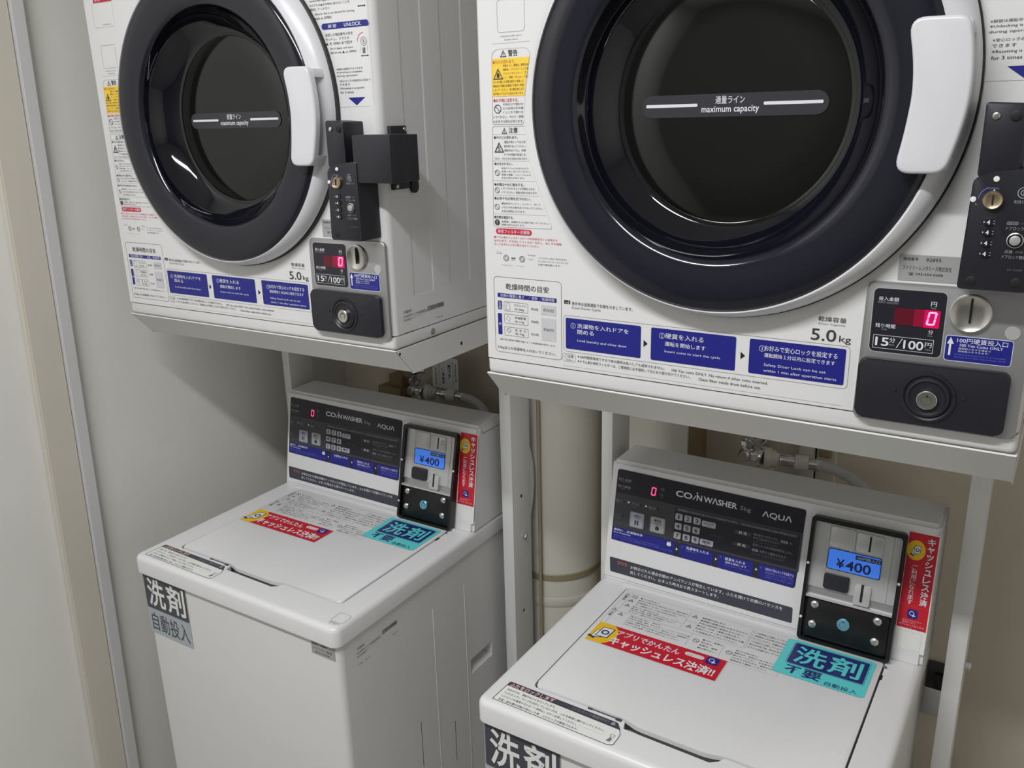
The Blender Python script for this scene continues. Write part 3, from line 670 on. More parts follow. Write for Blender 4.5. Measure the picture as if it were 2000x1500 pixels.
def make_washer(label):
    root = thing('coin_washer', label, 'washing machine', (0, 0, 0), 0, 'coin washing machines'); Z = (0, 0, FZ)
    X0, X1, Y0, Y1 = .0320, .5465, -.0880, .4350; ZB, ZT = -FZ + .022, -.5105
    # cabinet with a grip pocket in each side
    b = B().m('enamel'); r = .012
    PL = plane((0, 0, 0), (1, 0, 0), (0, 1, 0), (0, 0, 1))
    gy0, gy1, gz0, gz1 = .278, .357, -.790, -.756
    t = bmesh.new()
    arc = lambda cx, cy, a0: [(cx + r * math.cos(math.radians(a0 + 15 * i)), cy + r * math.sin(math.radians(a0 + 15 * i))) for i in range(7)]
    front = [(X0, Y1)] + [(X0, Y0 + r)] + arc(X0 + r, Y0 + r, 180)[1:] + arc(X1 - r, Y0 + r, 270)
    lo = [t.verts.new((x, y, ZB)) for x, y in front]; hi = [t.verts.new((x, y, ZT)) for x, y in front]
    for i in range(len(front) - 1): t.faces.new((lo[i], lo[i + 1], hi[i + 1], hi[i]))
    ys = [Y0 + r, gy0, gy1, Y1]; zs = [ZB, gz0, gz1, ZT]
    G = {}
    for i, y in enumerate(ys):
        for j, z in enumerate(zs):
            G[i, j] = hi[-1] if (i, j) == (0, 3) else lo[-1] if (i, j) == (0, 0) else t.verts.new((X1, y, z))
    for i in range(3):
        for j in range(3):
            if (i, j) != (1, 1): t.faces.new((G[i, j], G[i + 1, j], G[i + 1, j + 1], G[i, j + 1]))
    dp = .022; pk = [t.verts.new((X1 - dp, y, z)) for y, z in ((gy0 + .004, gz0 + .010), (gy1 - .004, gz0 + .010), (gy1 - .004, gz1 - .002), (gy0 + .004, gz1 - .002))]
    rim = [G[1, 1], G[2, 1], G[2, 2], G[1, 2]]
    for i in range(4): t.faces.new((rim[i], rim[(i + 1) % 4], pk[(i + 1) % 4], pk[i]))
    t.faces.new(pk)
    t.faces.new((lo[0], hi[0], G[3, 3], G[3, 2], G[3, 1], G[3, 0])); t.faces.new(hi + [G[1, 3], G[2, 3], G[3, 3]]); t.faces.new(lo[::-1] + [G[3, 0], G[2, 0], G[1, 0]])
    b.merge(t)
    # pressed vertical ridges and slots on the right side
    for y in (.163, .266): b.prism([(y - .0016, -1.15), (y + .0016, -1.15), (y + .0010, -.575), (y - .0010, -.575)], SIDE(X1), 0, .0008, .0003)
    b.m('keyway')
    for y, z0, z1 in ((.108, -.895, -.790), (.215, -.960, -.862)): b.prism([(y - .0006, z0), (y + .0006, z0), (y + .0006, z1), (y - .0006, z1)], SIDE(X1), 0, .0002)
    b.build('cabinet', root, Z)
    for x in (X0 + .05, X1 - .05):
        for y in (Y0 + .05, Y1 - .05):
            b = B().m('rubber'); b.lathe([(.02, -FZ, x, y), (.02, -FZ + .023, x, y)], PL, 20, True, True); b.build('foot', root, Z)
    b = B().m('keyway'); b.box(X0 + .004, X1 - .004, Y0 + .004, Y1 - .004, ZT - .001, ZT + .0015); b.build('seam_gap', root, Z)
    # ---- top cover: slab with the lid opening cut through it
    CX0, CX1, CY0, CY1 = .0262, .5517, -.0972, .4400
    LX0, LX1, LY0, LY1 = .0825, .5050, -.0325, .2860
    hole = rpoly([(LX0, LY1), (LX0, LY0), (.2300, LY0), (.2345, -.0472), (.3545, -.0490), (.3640, -.0415), (.3690, LY0), (LX1, LY0), (LX1, LY1)], [.012, .012, .001, .001, .001, .001, .002, .012, .012], 4)
    outl = rr(CX0, CY0, CX1, CY1, .016, 6)
    t = bmesh.new(); zt, zb = -.474, -.5095
    prof = [(0, zb), (0, -.484), (.0012, -.4798), (.0040, -.4762), (.0085, -.4743), (.0120, zt)]
    rings = []
    for ins, z in prof:
        rings.append([t.verts.new((x, y, z)) for x, y in rr(CX0 + ins, CY0 + ins, CX1 - ins, CY1 - ins, max(.016 - ins, .004), 6)])
    n = len(outl)
    for A_, C_ in zip(rings, rings[1:]):
        for i in range(n): t.faces.new((A_[i], A_[(i + 1) % n], C_[(i + 1) % n], C_[i]))
    hv = [t.verts.new((x, y, zt)) for x, y in hole]; hb = [t.verts.new((x, y, -.4985)) for x, y in hole]; nh = len(hole)
    for i in range(nh): t.faces.new((hv[i], hv[(i + 1) % nh], hb[(i + 1) % nh], hb[i]))
    ee = []
    for V_ in (rings[-1], hv):
        for i in range(len(V_)): ee.append(t.edges.get((V_[i], V_[(i + 1) % len(V_)])) or t.edges.new((V_[i], V_[(i + 1) % len(V_)])))
    bmesh.ops.triangle_fill(t, use_beauty=True, use_dissolve=False, edges=ee, normal=(0, 0, 1))
    t.faces.new(rings[0][::-1])
    b = B().m('plastic'); b.merge(t); b.m('plastic'); b.box(LX0 - .004, LX1 + .004, -.052, LY1 + .004, -.500, -.4975)
    # raised bead behind the lid
    b.m('plastic'); b.box(.070, .512, .2880, .2945, -.4745, -.4715, .0026, 3)
    cover = b.build('top_cover', root, Z, ang=30)
    # ---- lid
    g = .0030
    lid_o = rpoly([(LX0 + g, LY1 - .001), (LX0 + g, LY0 + g), (.2300, LY0 + g), (.2480, -.0362), (.3480, -.0368), (.3700, LY0 + g), (LX1 - g, LY0 + g), (LX1 - g, LY1 - .001)], [.010, .010, .01, .02, .02, .01, .010, .010], 4)
    b = B().m('plastic'); b.prism(lid_o, TOP, -.0055, .0014, .0030, 3); lid = b.build('lid', root, Z)
    b = B().m('recess'); b.box(.174, .181, -.0355, -.0320, -.4755, -.4728, .0008); b.box(.180, .218, -.0345, -.0332, -.4752, -.4729); b.box(.217, .2262, -.0372, -.0322, -.4756, -.4726, .001)
    b.build('lid_latch', lid)
    b = B().m('chrome'); b.lathe([(.003, .0, .5065, .268), (.003, .002, .5065, .268), (.001, .0026, .5065, .268)], TOP, 12, False, True); b.m('keyway'); b.box(.5032, .5068, .236, .248, -.4745, -.4735); b.build('lid_hinge', cover)
    T2 = plane((0, 0, -.4728), (1, 0, 0), (0, 1, 0), (0, 0, 1)); d = D(T2)
    d.frame(.0910, .1655, .3765, .2715, 'ink_soft', .0003, 0)
    for p in ((.0985, .1680, .1015, .2700), (.1270, .1740, .1275, .2075), (.2090, .2130, .2091, .2660), (.3120, .2112, .3112, .2660), (.3150, .2112, .3142, .2660), (.2335, .1720, .2320, .2080), (.2873, .1700, .2862, .2030), (.0920, .2140, .0985, .2140), (.0985, .2075, .3120, .2100), (.2090, .2385, .2280, .2385)): d.line(*p, 'ink_soft', .00035, 1)
    d.warn(.0950, .2590, .0075); d.col(.0925, .0975, .2575, .2420, '警告', 'ink', .01); d.warn(.0955, .2070, .0070); d.col(.0930, .0980, .2040, .1880, '注意', 'ink', .01)
    d.no(.1090, .2610, .0048); d.warn(.1080, .2440, .0080, mark='#'); d.warn(.1085, .2280, .0080, mark='*'); d.warn(.1110, .1975, .0085, mark='S'); d.warn(.2185, .2520, .0085, mark='*'); d.warn(.2200, .2205, .0085, mark='S'); d.no(.2440, .1925, .0050); d.no(.2985, .1880, .0050)
    d.rows(.1190, .2060, .2660, .2360, ['●けがの恐れあり。', '●子供など不慣れな方だけで使わせないで下さい。洗濯中や脱水中', '脱水槽が回転しているときは、ふたを開けたり手を入れないで下', 'さい。洗濯物がからみ、けがをする恐れがあります。'], 'ink', .5, ragged=[.4, 1, 1, .85])
    d.rows(.1180, .2060, .2350, .2115, ['●感電・火災・故障の恐れがあります。', '●分解・改造・修理は絶対に行わないで下さい。', '火気や引火物の付着した洗濯物を入れない', 'でください。爆発や火災の恐れあり。'], 'ink', .5, ragged=[.55, 1, .9, .7])
    d.rows(.1290, .2310, .2065, .1750, ['●けがの恐れあり。（脱水中）', '防水性の衣類、寝袋、おむつカバー、レインコートなど水を通', 'しにくい繊維製品は洗い、すすぎ、脱水をしない。異常振動で', '洗濯機や衣類・床などを傷つける恐れがあります。', 'ポケット内の金属・小物などは取り出してください。'], 'ink', .5, ragged=[.5, 1, 1, .86, .9])
    d.rows(.2300, .3090, .2620, .2125, ['●感電の恐れあり。', '●感電や漏電の恐れがありますので、', '本体や操作部に直接水をかけない。', '●引火・火災・爆発の恐れあり。', '石油やシンナーなどの揮発油の付着', 'した衣類を近づけないで下さい。'], 'ink', .5, ragged=[.5, 1, .95, .9, 1, .9])
    d.rows(.2520, .2840, .2040, .1730, ['●けが・感電の', '恐れあり。', '故障中・異常', '時は使わない。'], 'ink', .5, ragged=[1, .6, .9, .95])
    d.rows(.3175, .3700, .2640, .2130, ['ご使用前に注意してください', '洗濯物を入れる前に必ず洗浄を', '行ってください。衣類はほぐし', '入れ過ぎに注意してください。', '脱水中は終了後、表示が消える', 'までふたを開けないで下さい。'], 'ink', .5)
    d.rows(.3055, .3740, .2025, .1685, ['●けがの恐れあり。', '●脱水中、回転が止まるまでふたを', '開けないで下さい。手を巻き込まれ', 'けがをする恐れあり。異常があれば', '管理者まで連絡して下さい。'], 'ink', .5, ragged=[.5, 1, 1, 1, .8])
    d.build('caution_print', lid)
    d = D(T2, .0011); d.rect(.0925, .1086, .3045, .1650, 'paper', 0, .001); d.rect(.0930, .1092, .3040, .1644, 'sticker_red', 1)
    d.poly([(.0930, .1092), (.0930, .1644), (.1200, .1644)] + [(.1080 + .0260 * math.cos(a), .1368 + .0300 * math.sin(a)) for a in [math.radians(60 - 12 * i) for i in range(11)]] + [(.1200, .1092)], 'sticker_yellow', 2)
    phone_icon(d, .1115, .1370, .034, 3)
    d.tx(.1300, .1418, .2352, .1565, 'アプリでかんたん', 'white_ink', .022, 4); d.tx(.1285, .1150, .2975, .1372, 'キャッシュレス決済!!', 'white_ink', .03, 4)
    d.rect(.2420, .1480, .2720, .1572, 'white_ink', 3, .0045); d.tx(.2445, .1530, .2695, .1558, 'コインランドリー用', 'red_ink', l=4); d.tx(.2455, .1492, .2685, .1520, '決済アプリ', 'red_ink', l=4); app_icon(d, .2850, .1530, .019, 3)
    d.build('cashless_sticker', lid)
    d = D(T2, .0011); d.rect(.3655, .1768, .4940, .2715, 'teal', 0, .006); d.frame(.3770, .2062, .4878, .2655, 'navy', .0006, 1, .003); d.rect(.3788, .2080, .4862, .2640, 'navy', 1, .003)
    d.tx(.3845, .2135, .4300, .2590, '洗', 'teal', .018, 2); d.tx(.4340, .2135, .4795, .2590, '剤', 'teal', .018, 2)
    d.tx(.3810, .1835, .4035, .2030, '不', 'navy', .025, 2); d.tx(.4060, .1825, .4325, .2045, '要', 'navy', .025, 2); d.tx(.4395, .1800, .4840, .1895, '自動投入', 'navy', .012, 2)
    d.build('detergent_sticker', lid)
    # lid-lock notice printed on the front edge, and the framed blank square at right
    d = D(TOP, .0003)
    lf = [(.0480, -.0850), (.2300, -.0868), (.2372, -.0835), (.2370, -.0600), (.2240, -.0405), (.0560, -.0392), (.0500, -.0392)]
    d.poly(rpoly(lf, [.002, .003, .003, .004, .003, .003, .004]), 'paper', 0); d.pframe(rpoly(lf, [.002, .003, .003, .004, .003, .003, .004]), 'label_dark', .0010, 1)
    d.poly([(.0495, -.0490), (.2330, -.0525), (.2238, -.0410), (.0520, -.0398)], 'label_dark', 1)
    d.tx(.0535, -.0495, .1275, -.0405, 'ふたをロックします', 'sticker_red', .035, 2); d.tx(.0540, -.0490, .1270, -.0410, 'ふたをロックします', 'paper', .012, 3); d.tx(.1560, -.0478, .2120, -.0428, '（ふたロック機能付き）', 'grey_ink', l=2); d.frame(.2165, -.0480, .2215, -.0445, 'white_ink', .0007, 2); d.circ(.2190, -.0445, .0018, 'white_ink', .0006, 2, 10, 0, 180)
    d.rows(.0560, .2150, -.0525, -.0845, ['安全のため、運転中はふたをロックします。', '「ふたロック」ランプが点灯しているときは、ふたを無理に開けないでください。', 'ふたロックを解除するには「一時停止」ボタンを押してください。・・・・・・・・・', '洗濯・脱水槽の回転が停止した後、ふたロックが解除されます。'], 'ink', .58, ragged=[.5, 1, 1, .8])
    d.frame(.2255, -.0700, .2315, -.0650, 'ink', .0005, 2); d.poly([(.2245, -.0800), (.2300, -.0800), (.2310, -.0740), (.2275, -.0705), (.2262, -.0745)], 'ink_soft', 2)
    d.build('lid_lock_label', cover); d = D(TOP, .0003)
    d.frame(.5215, -.0765, .5660 - .0195, -.0500, 'ink_soft', .0005, 1, .005); d.tx(.5225, -.0805, .5460, -.0782, 'ご利用方法のお問い合わせ', 'ink'); d.tx(.5250, -.0835, .5400, -.0815, 'はこちら', 'ink')
    d.build('guide_label', cover)
    # ---- console
    b = B().m('plastic')
    cz0, cz1 = -.4735, -.2620; yf = lambda z: .2985 + (z + .472) * S_
    t = bmesh.new(); pr = [(yf(cz0), cz0), (yf(cz1), cz1), (.4180, cz1 + .0015), (.4300, cz1 - .008), (.4340, cz0)]
    a = [t.verts.new((.0285, y, z)) for y, z in pr]; c = [t.verts.new((.5505, y, z)) for y, z in pr]; t.faces.new(a); t.faces.new(c[::-1])
    for i in range(5): t.faces.new((a[i], c[i], c[(i + 1) % 5], a[(i + 1) % 5]))
    bmesh.ops.bevel(t, geom=[e for e in t.edges if not all(v.co.z < cz0 + .001 for v in e.verts)], offset=.0055, segments=3, affect='EDGES')
    b.merge(t); console = b.build('console', root, Z)
    d = D(SIDE(.5505), .0004); d.line(.345, -.2790, .425, -.2790, 'ink_soft', .0012, 0); d.line(.345, -.2790, .343, -.2700, 'ink_soft', .0012, 0); d.build('side_joint', console)
    d = D(CONS); d.line(.0285, .0028, .3690, .0012, 'ink_soft', .0005, 0); d.build('console_seam', console)
    # control panel
    b = B().m('panel_black'); b.prism(rpoly([(.0390, .0708), (.3590, .0668), (.3625, .1958), (.0411, .1990)], .005), CONS, 0, .0009, .0003); panel = b.build('control_panel', root, Z)
    CP = plane(CONS(0, 0, .0009), (1, 0, 0), (0, S_ / H_, 1 / H_), (0, -1 / H_, S_ / H_)); d = D(CP, .0002)
    d.poly([(.0405, .0945), (.3612, .0945), (.3618, .1575), (.0412, .1573)], 'panel_grey', 0)
    d.poly(rr(.1515, .0985, .3580, .1548, .002), 'panel_black', 1); d.rect(.1540, .1484, .3550, .1536, 'panel_grey', 2, .001)
    d.tx(.1560, .1490, .2592, .1528, '運転開始１分以内に安心ロックが設定ができます', 'grey_ink', l=3); d.tx(.2650, .1490, .3523, .1522, 'SET PIN CODE WITHIN 1 MIN AFTER START', 'grey_ink', l=3)
    d.tx(.0437, .1795, .0678, .1842, '投入金額', 'grey_ink', .008); d.line(.0460, .1780, .0660, .1780, 'dim_ink', .0006); d.tx(.0437, .1668, .0672, .1718, '残り時間', 'grey_ink', .008); d.line(.0490, .1652, .0580, .1652, 'dim_ink', .0008)
    d.tx(.1232, .1762, .1286, .1810, '円', 'grey_ink'); d.tx(.1232, .1668, .1280, .1715, '分', 'grey_ink'); d.line(.1236, .1752, .1275, .1752, 'dim_ink', .0005); d.line(.1236, .1650, .1275, .1650, 'orange_ink', .0005)
    d.tx(.1500, .1728, .1788, .1832, 'CO', 'white_ink', .022); d.poly([(.1795, .1728), (.1812, .1728), (.1862, .1812), (.1845, .1812)], 'white_ink', 2); d.tx(.1865, .1728, .1958, .1830, 'N', 'white_ink', .02); d.disc(.1868, .1855, .0014, 'white_ink', 2)
    d.tx(.1985, .1728, .2550, .1832, 'WΛSHER', 'white_ink', .022); d.tx(.2600, .1712, .2775, .1800, '5kg', 'grey_ink', .004); d.tx(.2962, .1692, .3428, .1800, 'ΛQUΛ', 'white_ink', .008)
    for u0, u1, s in ((.0420, .0545, '洗い'), (.0725, .0860, 'すすぎ'), (.1040, .1180, '脱水')): d.tx(u0, .1408, u1, .1455, s, 'grey_ink'); d.line(u0 + .001, .1392, u1 - .004, .1392, 'dim_ink', .0006); d.disc(u1 + .0032, .1428, .0018, 'keyway')
    for u in (.0648, .0972): d.poly([(u, .1412), (u + .0045, .1436), (u, .1460)], 'white_ink', 2)
    d.tx(.0415, .1145, .0545, .1200, 'ロック', 'dim_ink'); d.disc(.0572, .1172, .0018, 'keyway'); d.line(.0420, .1122, .0520, .1122, 'dim_ink', .0006); d.tx(.0430, .1022, .0690, .1045, 'ふたが開いています', 'dim_ink')
    d.circ(.2185, .1215, .0026, 'panel_grey', .0010, 2); d.tx(.2210, .1185, .2390, .1225, 'セーフロック', 'dim_ink'); d.line(.2210, .1168, .2390, .1168, 'dim_ink', .0005)
    for v, s in ((.1362, '設 定'), (.1160, '解 錠')): d.rect(.2542, v - .0032, .2828, v + .0032, 'panel_grey', 2, .0031); d.tx(.2618, v - .0022, .2755, v + .0026, s, 'white_ink', .01, 3)
    d.rows(.2860, .3300, .1415, .1300, ['暗証番号３桁を入力し', '押すと設定完了されます'], 'grey_ink', .66, ragged=[.9, .95]); d.rect(.3295, .1352, .3405, .1395, 'grey_ink', 2, .001); d.tx(.3310, .1360, .3390, .1388, '確定', 'panel_black', l=3); d.tx(.3430, .1358, .3480, .1388, 'を', 'grey_ink'); d.tx(.2860, .1260, .3240, .1284, 'Input 3 digits & press [SET]', 'dim_ink')
    d.tx(.2865, .1195, .3500, .1240, '設定した３桁の暗証番号を入力し', 'grey_ink'); d.rect(.2862, .1110, .2960, .1150, 'grey_ink', 2, .001); d.tx(.2872, .1116, .2950, .1144, '確定', 'panel_black', l=3); d.tx(.2985, .1110, .3400, .1152, 'を押すと解除されます', 'grey_ink'); d.tx(.2862, .1055, .3380, .1080, 'Input set 3 digits & press [SET]', 'dim_ink')
    for pts in ([(.0393, .0712), (.1567, .0700), (.1560, .0940), (.0400, .0940)], [(.1660, .0698), (.2242, .0692), (.2235, .0932), (.1655, .0932)], [(.2325, .0690), (.2914, .0684), (.2906, .0926), (.2316, .0926)], [(.3006, .0682), (.3570, .0680), (.3570, .0925), (.2997, .0925)]): d.poly(rpoly(pts, .0015), 'blue', 1)
    for u in (.1593, .2280, .2950): d.poly([(u, .0798), (u + .0034, .0822), (u, .0846)], 'white_ink', 2)
    d.tx(.0432, .0885, .0975, .0928, '最初に…洗濯槽洗浄', 'white_ink', .01); d.tx(.0432, .0838, .0751, .0866, 'Pre Cleaning', 'white_ink', .01); d.tx(.0435, .0790, .1290, .0812, '洗濯物を入れる前に洗浄ができます。 Press PRE CLEANING button', 'lilac_ink'); d.tx(.0435, .0750, .1528, .0774, 'before loading laundry. 使用前に洗浄ボタンを押してから洗濯', 'lilac_ink')
    d.poly(rr(.1420, .0840, .1502, .0905, .003), 'white_ink', 2); d.poly([(.1435, .0908), (.1440, .0925), (.1450, .0908)], 'white_ink', 2); d.poly([(.1472, .0908), (.1485, .0928), (.1490, .0908)], 'white_ink', 2)
    d.tx(.1768, .0862, .2164, .0912, '洗濯物を入れる', 'white_ink', .01); d.tx(.1768, .0825, .1955, .0848, 'Load laundry', 'lilac_ink'); d.tx(.1690, .0872, .1720, .0905, '①', 'lilac_ink'); d.tx(.2350, .0862, .2385, .0898, '②', 'lilac_ink'); d.tx(.3015, .0855, .3050, .0890, '③', 'lilac_ink')
    d.tx(.2440, .0845, .2777, .0896, '硬貨を入れる', 'white_ink', .01); d.tx(.2450, .0795, .2803, .0830, '運転を開始します', 'white_ink'); d.tx(.2445, .0752, .2860, .0774, 'Insert coins & start cycle', 'lilac_ink')
    d.tx(.3105, .0845, .3554, .0892, 'お好みで安心ロックを設定する', 'white_ink'); d.tx(.3110, .0795, .3550, .0830, '運転開始１分以内に設定', 'lilac_ink'); d.rows(.3110, .3545, .0785, .0720, ['Safety Lock can be set', 'within 1 min after start'], 'lilac_ink', .6)
    d.build('panel_print', panel)
    d = D(CP, .0010)
    seven(d, CP, .1056, .1650, .0088, .0148, .0021, .08, 1); d.build('red_display', panel)
    def button(u0, v0, u1, v1, draws, name):
        q = B().m('key_grey'); q.prism(rr(u0, v0, u1, v1, .0016 if u1 - u0 < .024 else .0025), CP, .0003, .0016, .0005); o = q.build(name, panel)
        dd = D(CP, .0019); draws(dd)
        bm2 = bmesh.new(); bm2.from_mesh(o.data); nm = len(o.data.materials)
        for m in dd.mats: o.data.materials.append(MATS[m])
        vv = [bm2.verts.new(x) for x in dd.v]
        for f, k in zip(dd.f, dd.mi):
            try: nf = bm2.faces.new([vv[j] for j in f]); nf.material_index = nm + k
            except ValueError: pass
        bm2.to_mesh(o.data); bm2.free()
    def bt1(q): q.frame(.0722, .1026, .0970, .1282, 'navy', .0004, 1, .002); q.tx(.0765, .1205, .0925, .1255, '一時停止', 'navy', .01); q.tx(.0795, .1180, .0895, .1194, 'PAUSE', 'navy'); q.rect(.0812, .1070, .0835, .1150, 'navy', 1); q.rect(.0856, .1070, .0879, .1150, 'navy', 1)
    def bt2(q): q.frame(.1103, .1026, .1356, .1284, 'ink', .0004, 1, .002); q.tx(.1165, .1205, .1290, .1258, '槽洗浄', 'ink', .012); q.tx(.1160, .1168, .1300, .1190, 'CLEANING', 'ink'); q.poly(rr(.1195, .1065, .1265, .1120, .002), 'ink', 1); q.frame(.1205, .1120, .1255, .1148, 'ink', .0007, 1)
    button(.0714, .1018, .0978, .1290, bt1, 'button'); button(.1095, .1018, .1364, .1292, bt2, 'button')
    for i in range(9):
        u = .1535 + .0158 * (i % 3); v = .1330 - .0163 * (i // 3)
        button(u, v, u + .0123, v + .0112, lambda q, u=u, v=v, i=i: q.tx(u + .0036, v + .0022, u + .0087, v + .0092, '123456789'[i], 'ink', .008), 'key')
    button(.2000, .1326, .2234, .1422, lambda q: (q.tx(.2030, .1362, .2205, .1406, 'クリア', 'ink', .005), q.tx(.2080, .1338, .2150, .1350, 'CLEAR', 'ink')), 'key')
    button(.1994, .1010, .2224, .1108, lambda q: (q.tx(.2040, .1046, .2180, .1092, '確定', 'navy', .005), q.tx(.2085, .1020, .2135, .1032, 'SET', 'ink')), 'key')
    d = D(CONS, .0005); d.poly(rpoly([(.0422, .0120), (.3607, .0092), (.3595, .0348), (.0392, .0383)], .003), 'strip_grey', 0)
    d.tx(.0545, .0268, .0738, .0340, '999', 'orange_ink', .0); d.tx(.0800, .0258, .3442, .0318, 'が表示された場合衣類のアンバランスが発生しています。ふたを開けて衣類のバランスを', 'white_ink', .004, 2); d.tx(.0800, .0168, .2400, .0228, '戻してください。止まった時点から再スタートします。', 'white_ink', .004, 2)
    d.build('notice_strip', root, Z)
    # ---- coin box
    O0, O1 = (.3752, -.0030), (.5092, .1925)
    def bx(u, v, dd): return CONS(u, v, dd + .010 * (1 - v / .19))      # box face stands a little steeper than the console
    b = B().m('frame_black'); outp = rr(.3745, -.0020, .5092, .1932, .006); inp = rr(.3800, .0020, .5040, .1862, .004)
    b.ring(outp, inp, bx, -.002, .012); b.m('panel_black'); b.prism(rr(.3795, .0015, .5045, .1865, .004), bx, -.004, .0005)
    box = b.build('coin_box', root, Z)
    b = B().m('silver_light'); b.prism([(.3800, .0820), (.5040, .0820), (.5040, .1862), (.3800, .1862)], bx, .0005, .0040); b.prism([(.3800, .0665), (.5040, .0665), (.5040, .0700), (.3800, .0700)], bx, .0005, .0115, .001); b.m('silver'); b.prism([(.3800, .0700), (.5040, .0700), (.5040, .0820), (.3800, .0820)], bx, .0005, .0020)
    b.m('silver_light')
    b.prism(rr(.4030, .1500, .4395, .1815, .003), bx, .004, .0056, .0008); b.prism(rr(.4410, .1505, .4790, .1800, .003), bx, .004, .0056, .0008)
    for i in range(7): b.prism(rr(.4665 + i * .0016, .1635, .4672 + i * .0016, .1740), bx, .0056, .0061)
    b.prism(rr(.4880, .0830, .4920, .1855), bx, .004, .0050, .0006); b.prism(rr(.3990, .0830, .4020, .1855), bx, .004, .0048, .0005)
    b.prism(rr(.4475, .0715, .4705, .1010, .002), bx, .002, .0090, .0012); b.m('keyway'); b.prism(rr(.4590, .1540, .4616, .1775), bx, .0056, .0059); b.prism(rr(.4568, .0770, .4604, .1040), bx, .009, .0093)
    mech = b.build('coin_mechanism', box)
    b = B().m('black_plastic'); b.prism(rr(.4025, .0848, .4390, .1085, .003), bx, .004, .0095, .0020); b.build('return_button', box)
    d = D(lambda u, v, dd=0.: bx(u, v, dd + .0044), .0002); d.rect(.4028, .1150, .4796, .1478, 'navy', 0, .003); d.rect(.4040, .1162, .4784, .1466, 'lcd', 1, .0025); d.rect(.4425, .1382, .4784, .1448, 'navy', 2, .0015); d.tx(.4445, .1393, .4765, .1437, '100円投入口', 'white_ink', l=3)
    d.tx(.4165, .1195, .4282, .1338, '¥', 'navy', .02, 2); d.tx(.4300, .1190, .4660, .1338, '400', 'navy', .02, 2); d.build('price_display', box)
    b = B().m('frame_black'); b.prism(rr(.3835, .0040, .5010, .0640, .003), bx, .0005, .0070, .0012); plate = b.build('lock_plate', box)
    b = B().m('lock_blue_reflection'); b.lathe([(r, dd, .4390, .0362) for r, dd in ((.0092, .006), (.0092, .0105), (.0082, .0112), (.0052, .0108), (.0050, .0098), (.0040, .0098), (.0038, .0108), (.001, .0108))], bx, 32, False, True); b.m('keyway'); b.prism(rr(.4384, .0395, .4396, .0425), bx, .0108, .0110); b.build('key_lock', plate)
    for u, v in ((.3942, .0557), (.3940, .0242), (.4854, .0547), (.4851, .0230)):
        b = B().m('steel'); b.lathe([(r, dd, u, v) for r, dd in ((.0064, .006), (.0062, .0090), (.0045, .0105), (.0020, .0112), (.0005, .0113))], bx, 24, False, True); b.build('bolt', plate)
    for u, v in ((.3772, .1190), (.5068, .1190), (.3772, .0330)):
        b = B().m('white_cap'); b.lathe([(.0022, .0120, u, v), (.0018, .0132, u, v), (.0004, .0135, u, v)], bx, 12, False, True); b.build('frame_screw', box)
    # ---- red vertical sticker
    d = D(CONS, .0004); d.rect(.5085, .0160, .5510, .1975, 'paper', 0, .001); d.rect(.5098, .0510, .5495, .1966, 'sticker_red', 1)
    d.disc(.5215, .1705, .0125, 'sticker_yellow', 2, 28, .0150); phone_icon(d, .5222, .1705, .0150, 3)
    d.col(.5352, .5460, .1925, .0890, 'キャッシュレス決済', 'white_ink', .03, 9); d.col(.5190, .5265, .1490, .0880, 'ご利用になれます', 'white_ink', .01, 3)
    d.tx(.5110, .0848, .5485, .0866, '使えるのはこのアプリのマーク　決済サービスの', 'orange_ink', l=2); app_icon(d, .5288, .0742, .0140, 3); d.rows(.5160, .5420, .0652, .0588, ['コインランドリー', '決済アプリ'], 'white_ink', .7, 3, ragged=[1, .7]); d.tx(.5125, .0552, .5460, .0580, 'ダウンロードはこちら', 'white_ink', l=3); d.poly([(.5282, .0530), (.5300, .0530), (.5291, .0520)], 'white_ink', 3)
    d.frame(.5130, .0185, .5450, .0468, 'ink_faint', .0003, 1)
    d.build('payment_sticker', root, Z)
    # ---- labels on the cabinet front and side
    F2 = plane((0, Y0, 0), (1, 0, 0), (0, 0, 1), (0, -1, 0)); d = D(F2, .0006)
    d.rect(.0345, -.6455, .1615, -.5125, 'label_light', 0, .004); d.rect(.0362, -.5885, .1598, -.5140, 'label_dark', 1, .003); d.frame(.0352, -.5895, .1608, -.5130, 'label_dark', .0004, 1, .004)
    d.tx(.0440, -.5825, .0950, -.5205, '洗', 'paper', .018, 2); d.tx(.1010, -.5825, .1540, -.5205, '剤', 'paper', .018, 2); d.tx(.0430, -.6375, .1545, -.5975, '自動投入', 'label_dark', .006, 2)
    d.build('detergent_label', root, Z)
    d = D(F2, .0006); d.rect(.4845, -.5415, .5375, -.5150, 'plate_grey', 0); d.tx(.4875, -.5225, .5010, -.5190, '機械番号', 'ink'); d.tx(.5075, -.5225, .5205, -.5190, '82895', 'ink'); d.tx(.4880, -.5315, .5320, -.5265, 'ファミリーレンタリース株式会社', 'ink'); d.tx(.4930, -.5380, .5250, -.5345, '☎ 042-654-0688', 'ink'); d.build('rental_plate', root, Z)
    d = D(SIDE(X1), .0003); d.tx(-.0455, -.5425, -.0270, -.5375, 'ΛQUΛ', 'ink', .01); d.tx(-.0475, -.5500, .0150, -.5460, 'AQUA株式会社 コイン式全自動洗濯機 形名', 'ink'); d.tx(-.0475, -.5565, -.0210, -.5535, 'MT-W9502-T', 'ink'); d.line(-.0205, -.5545, .0165, -.5520, 'ink_soft', .0003); d.rect(.0190, -.5480, .0600, -.5400, 'ink_faint', 0)
    for i in range(5): d.tx(.0197 + i * .0080, -.5472, .0267 + i * .0080, -.5408, '□回㊞国區'[i], 'ink')
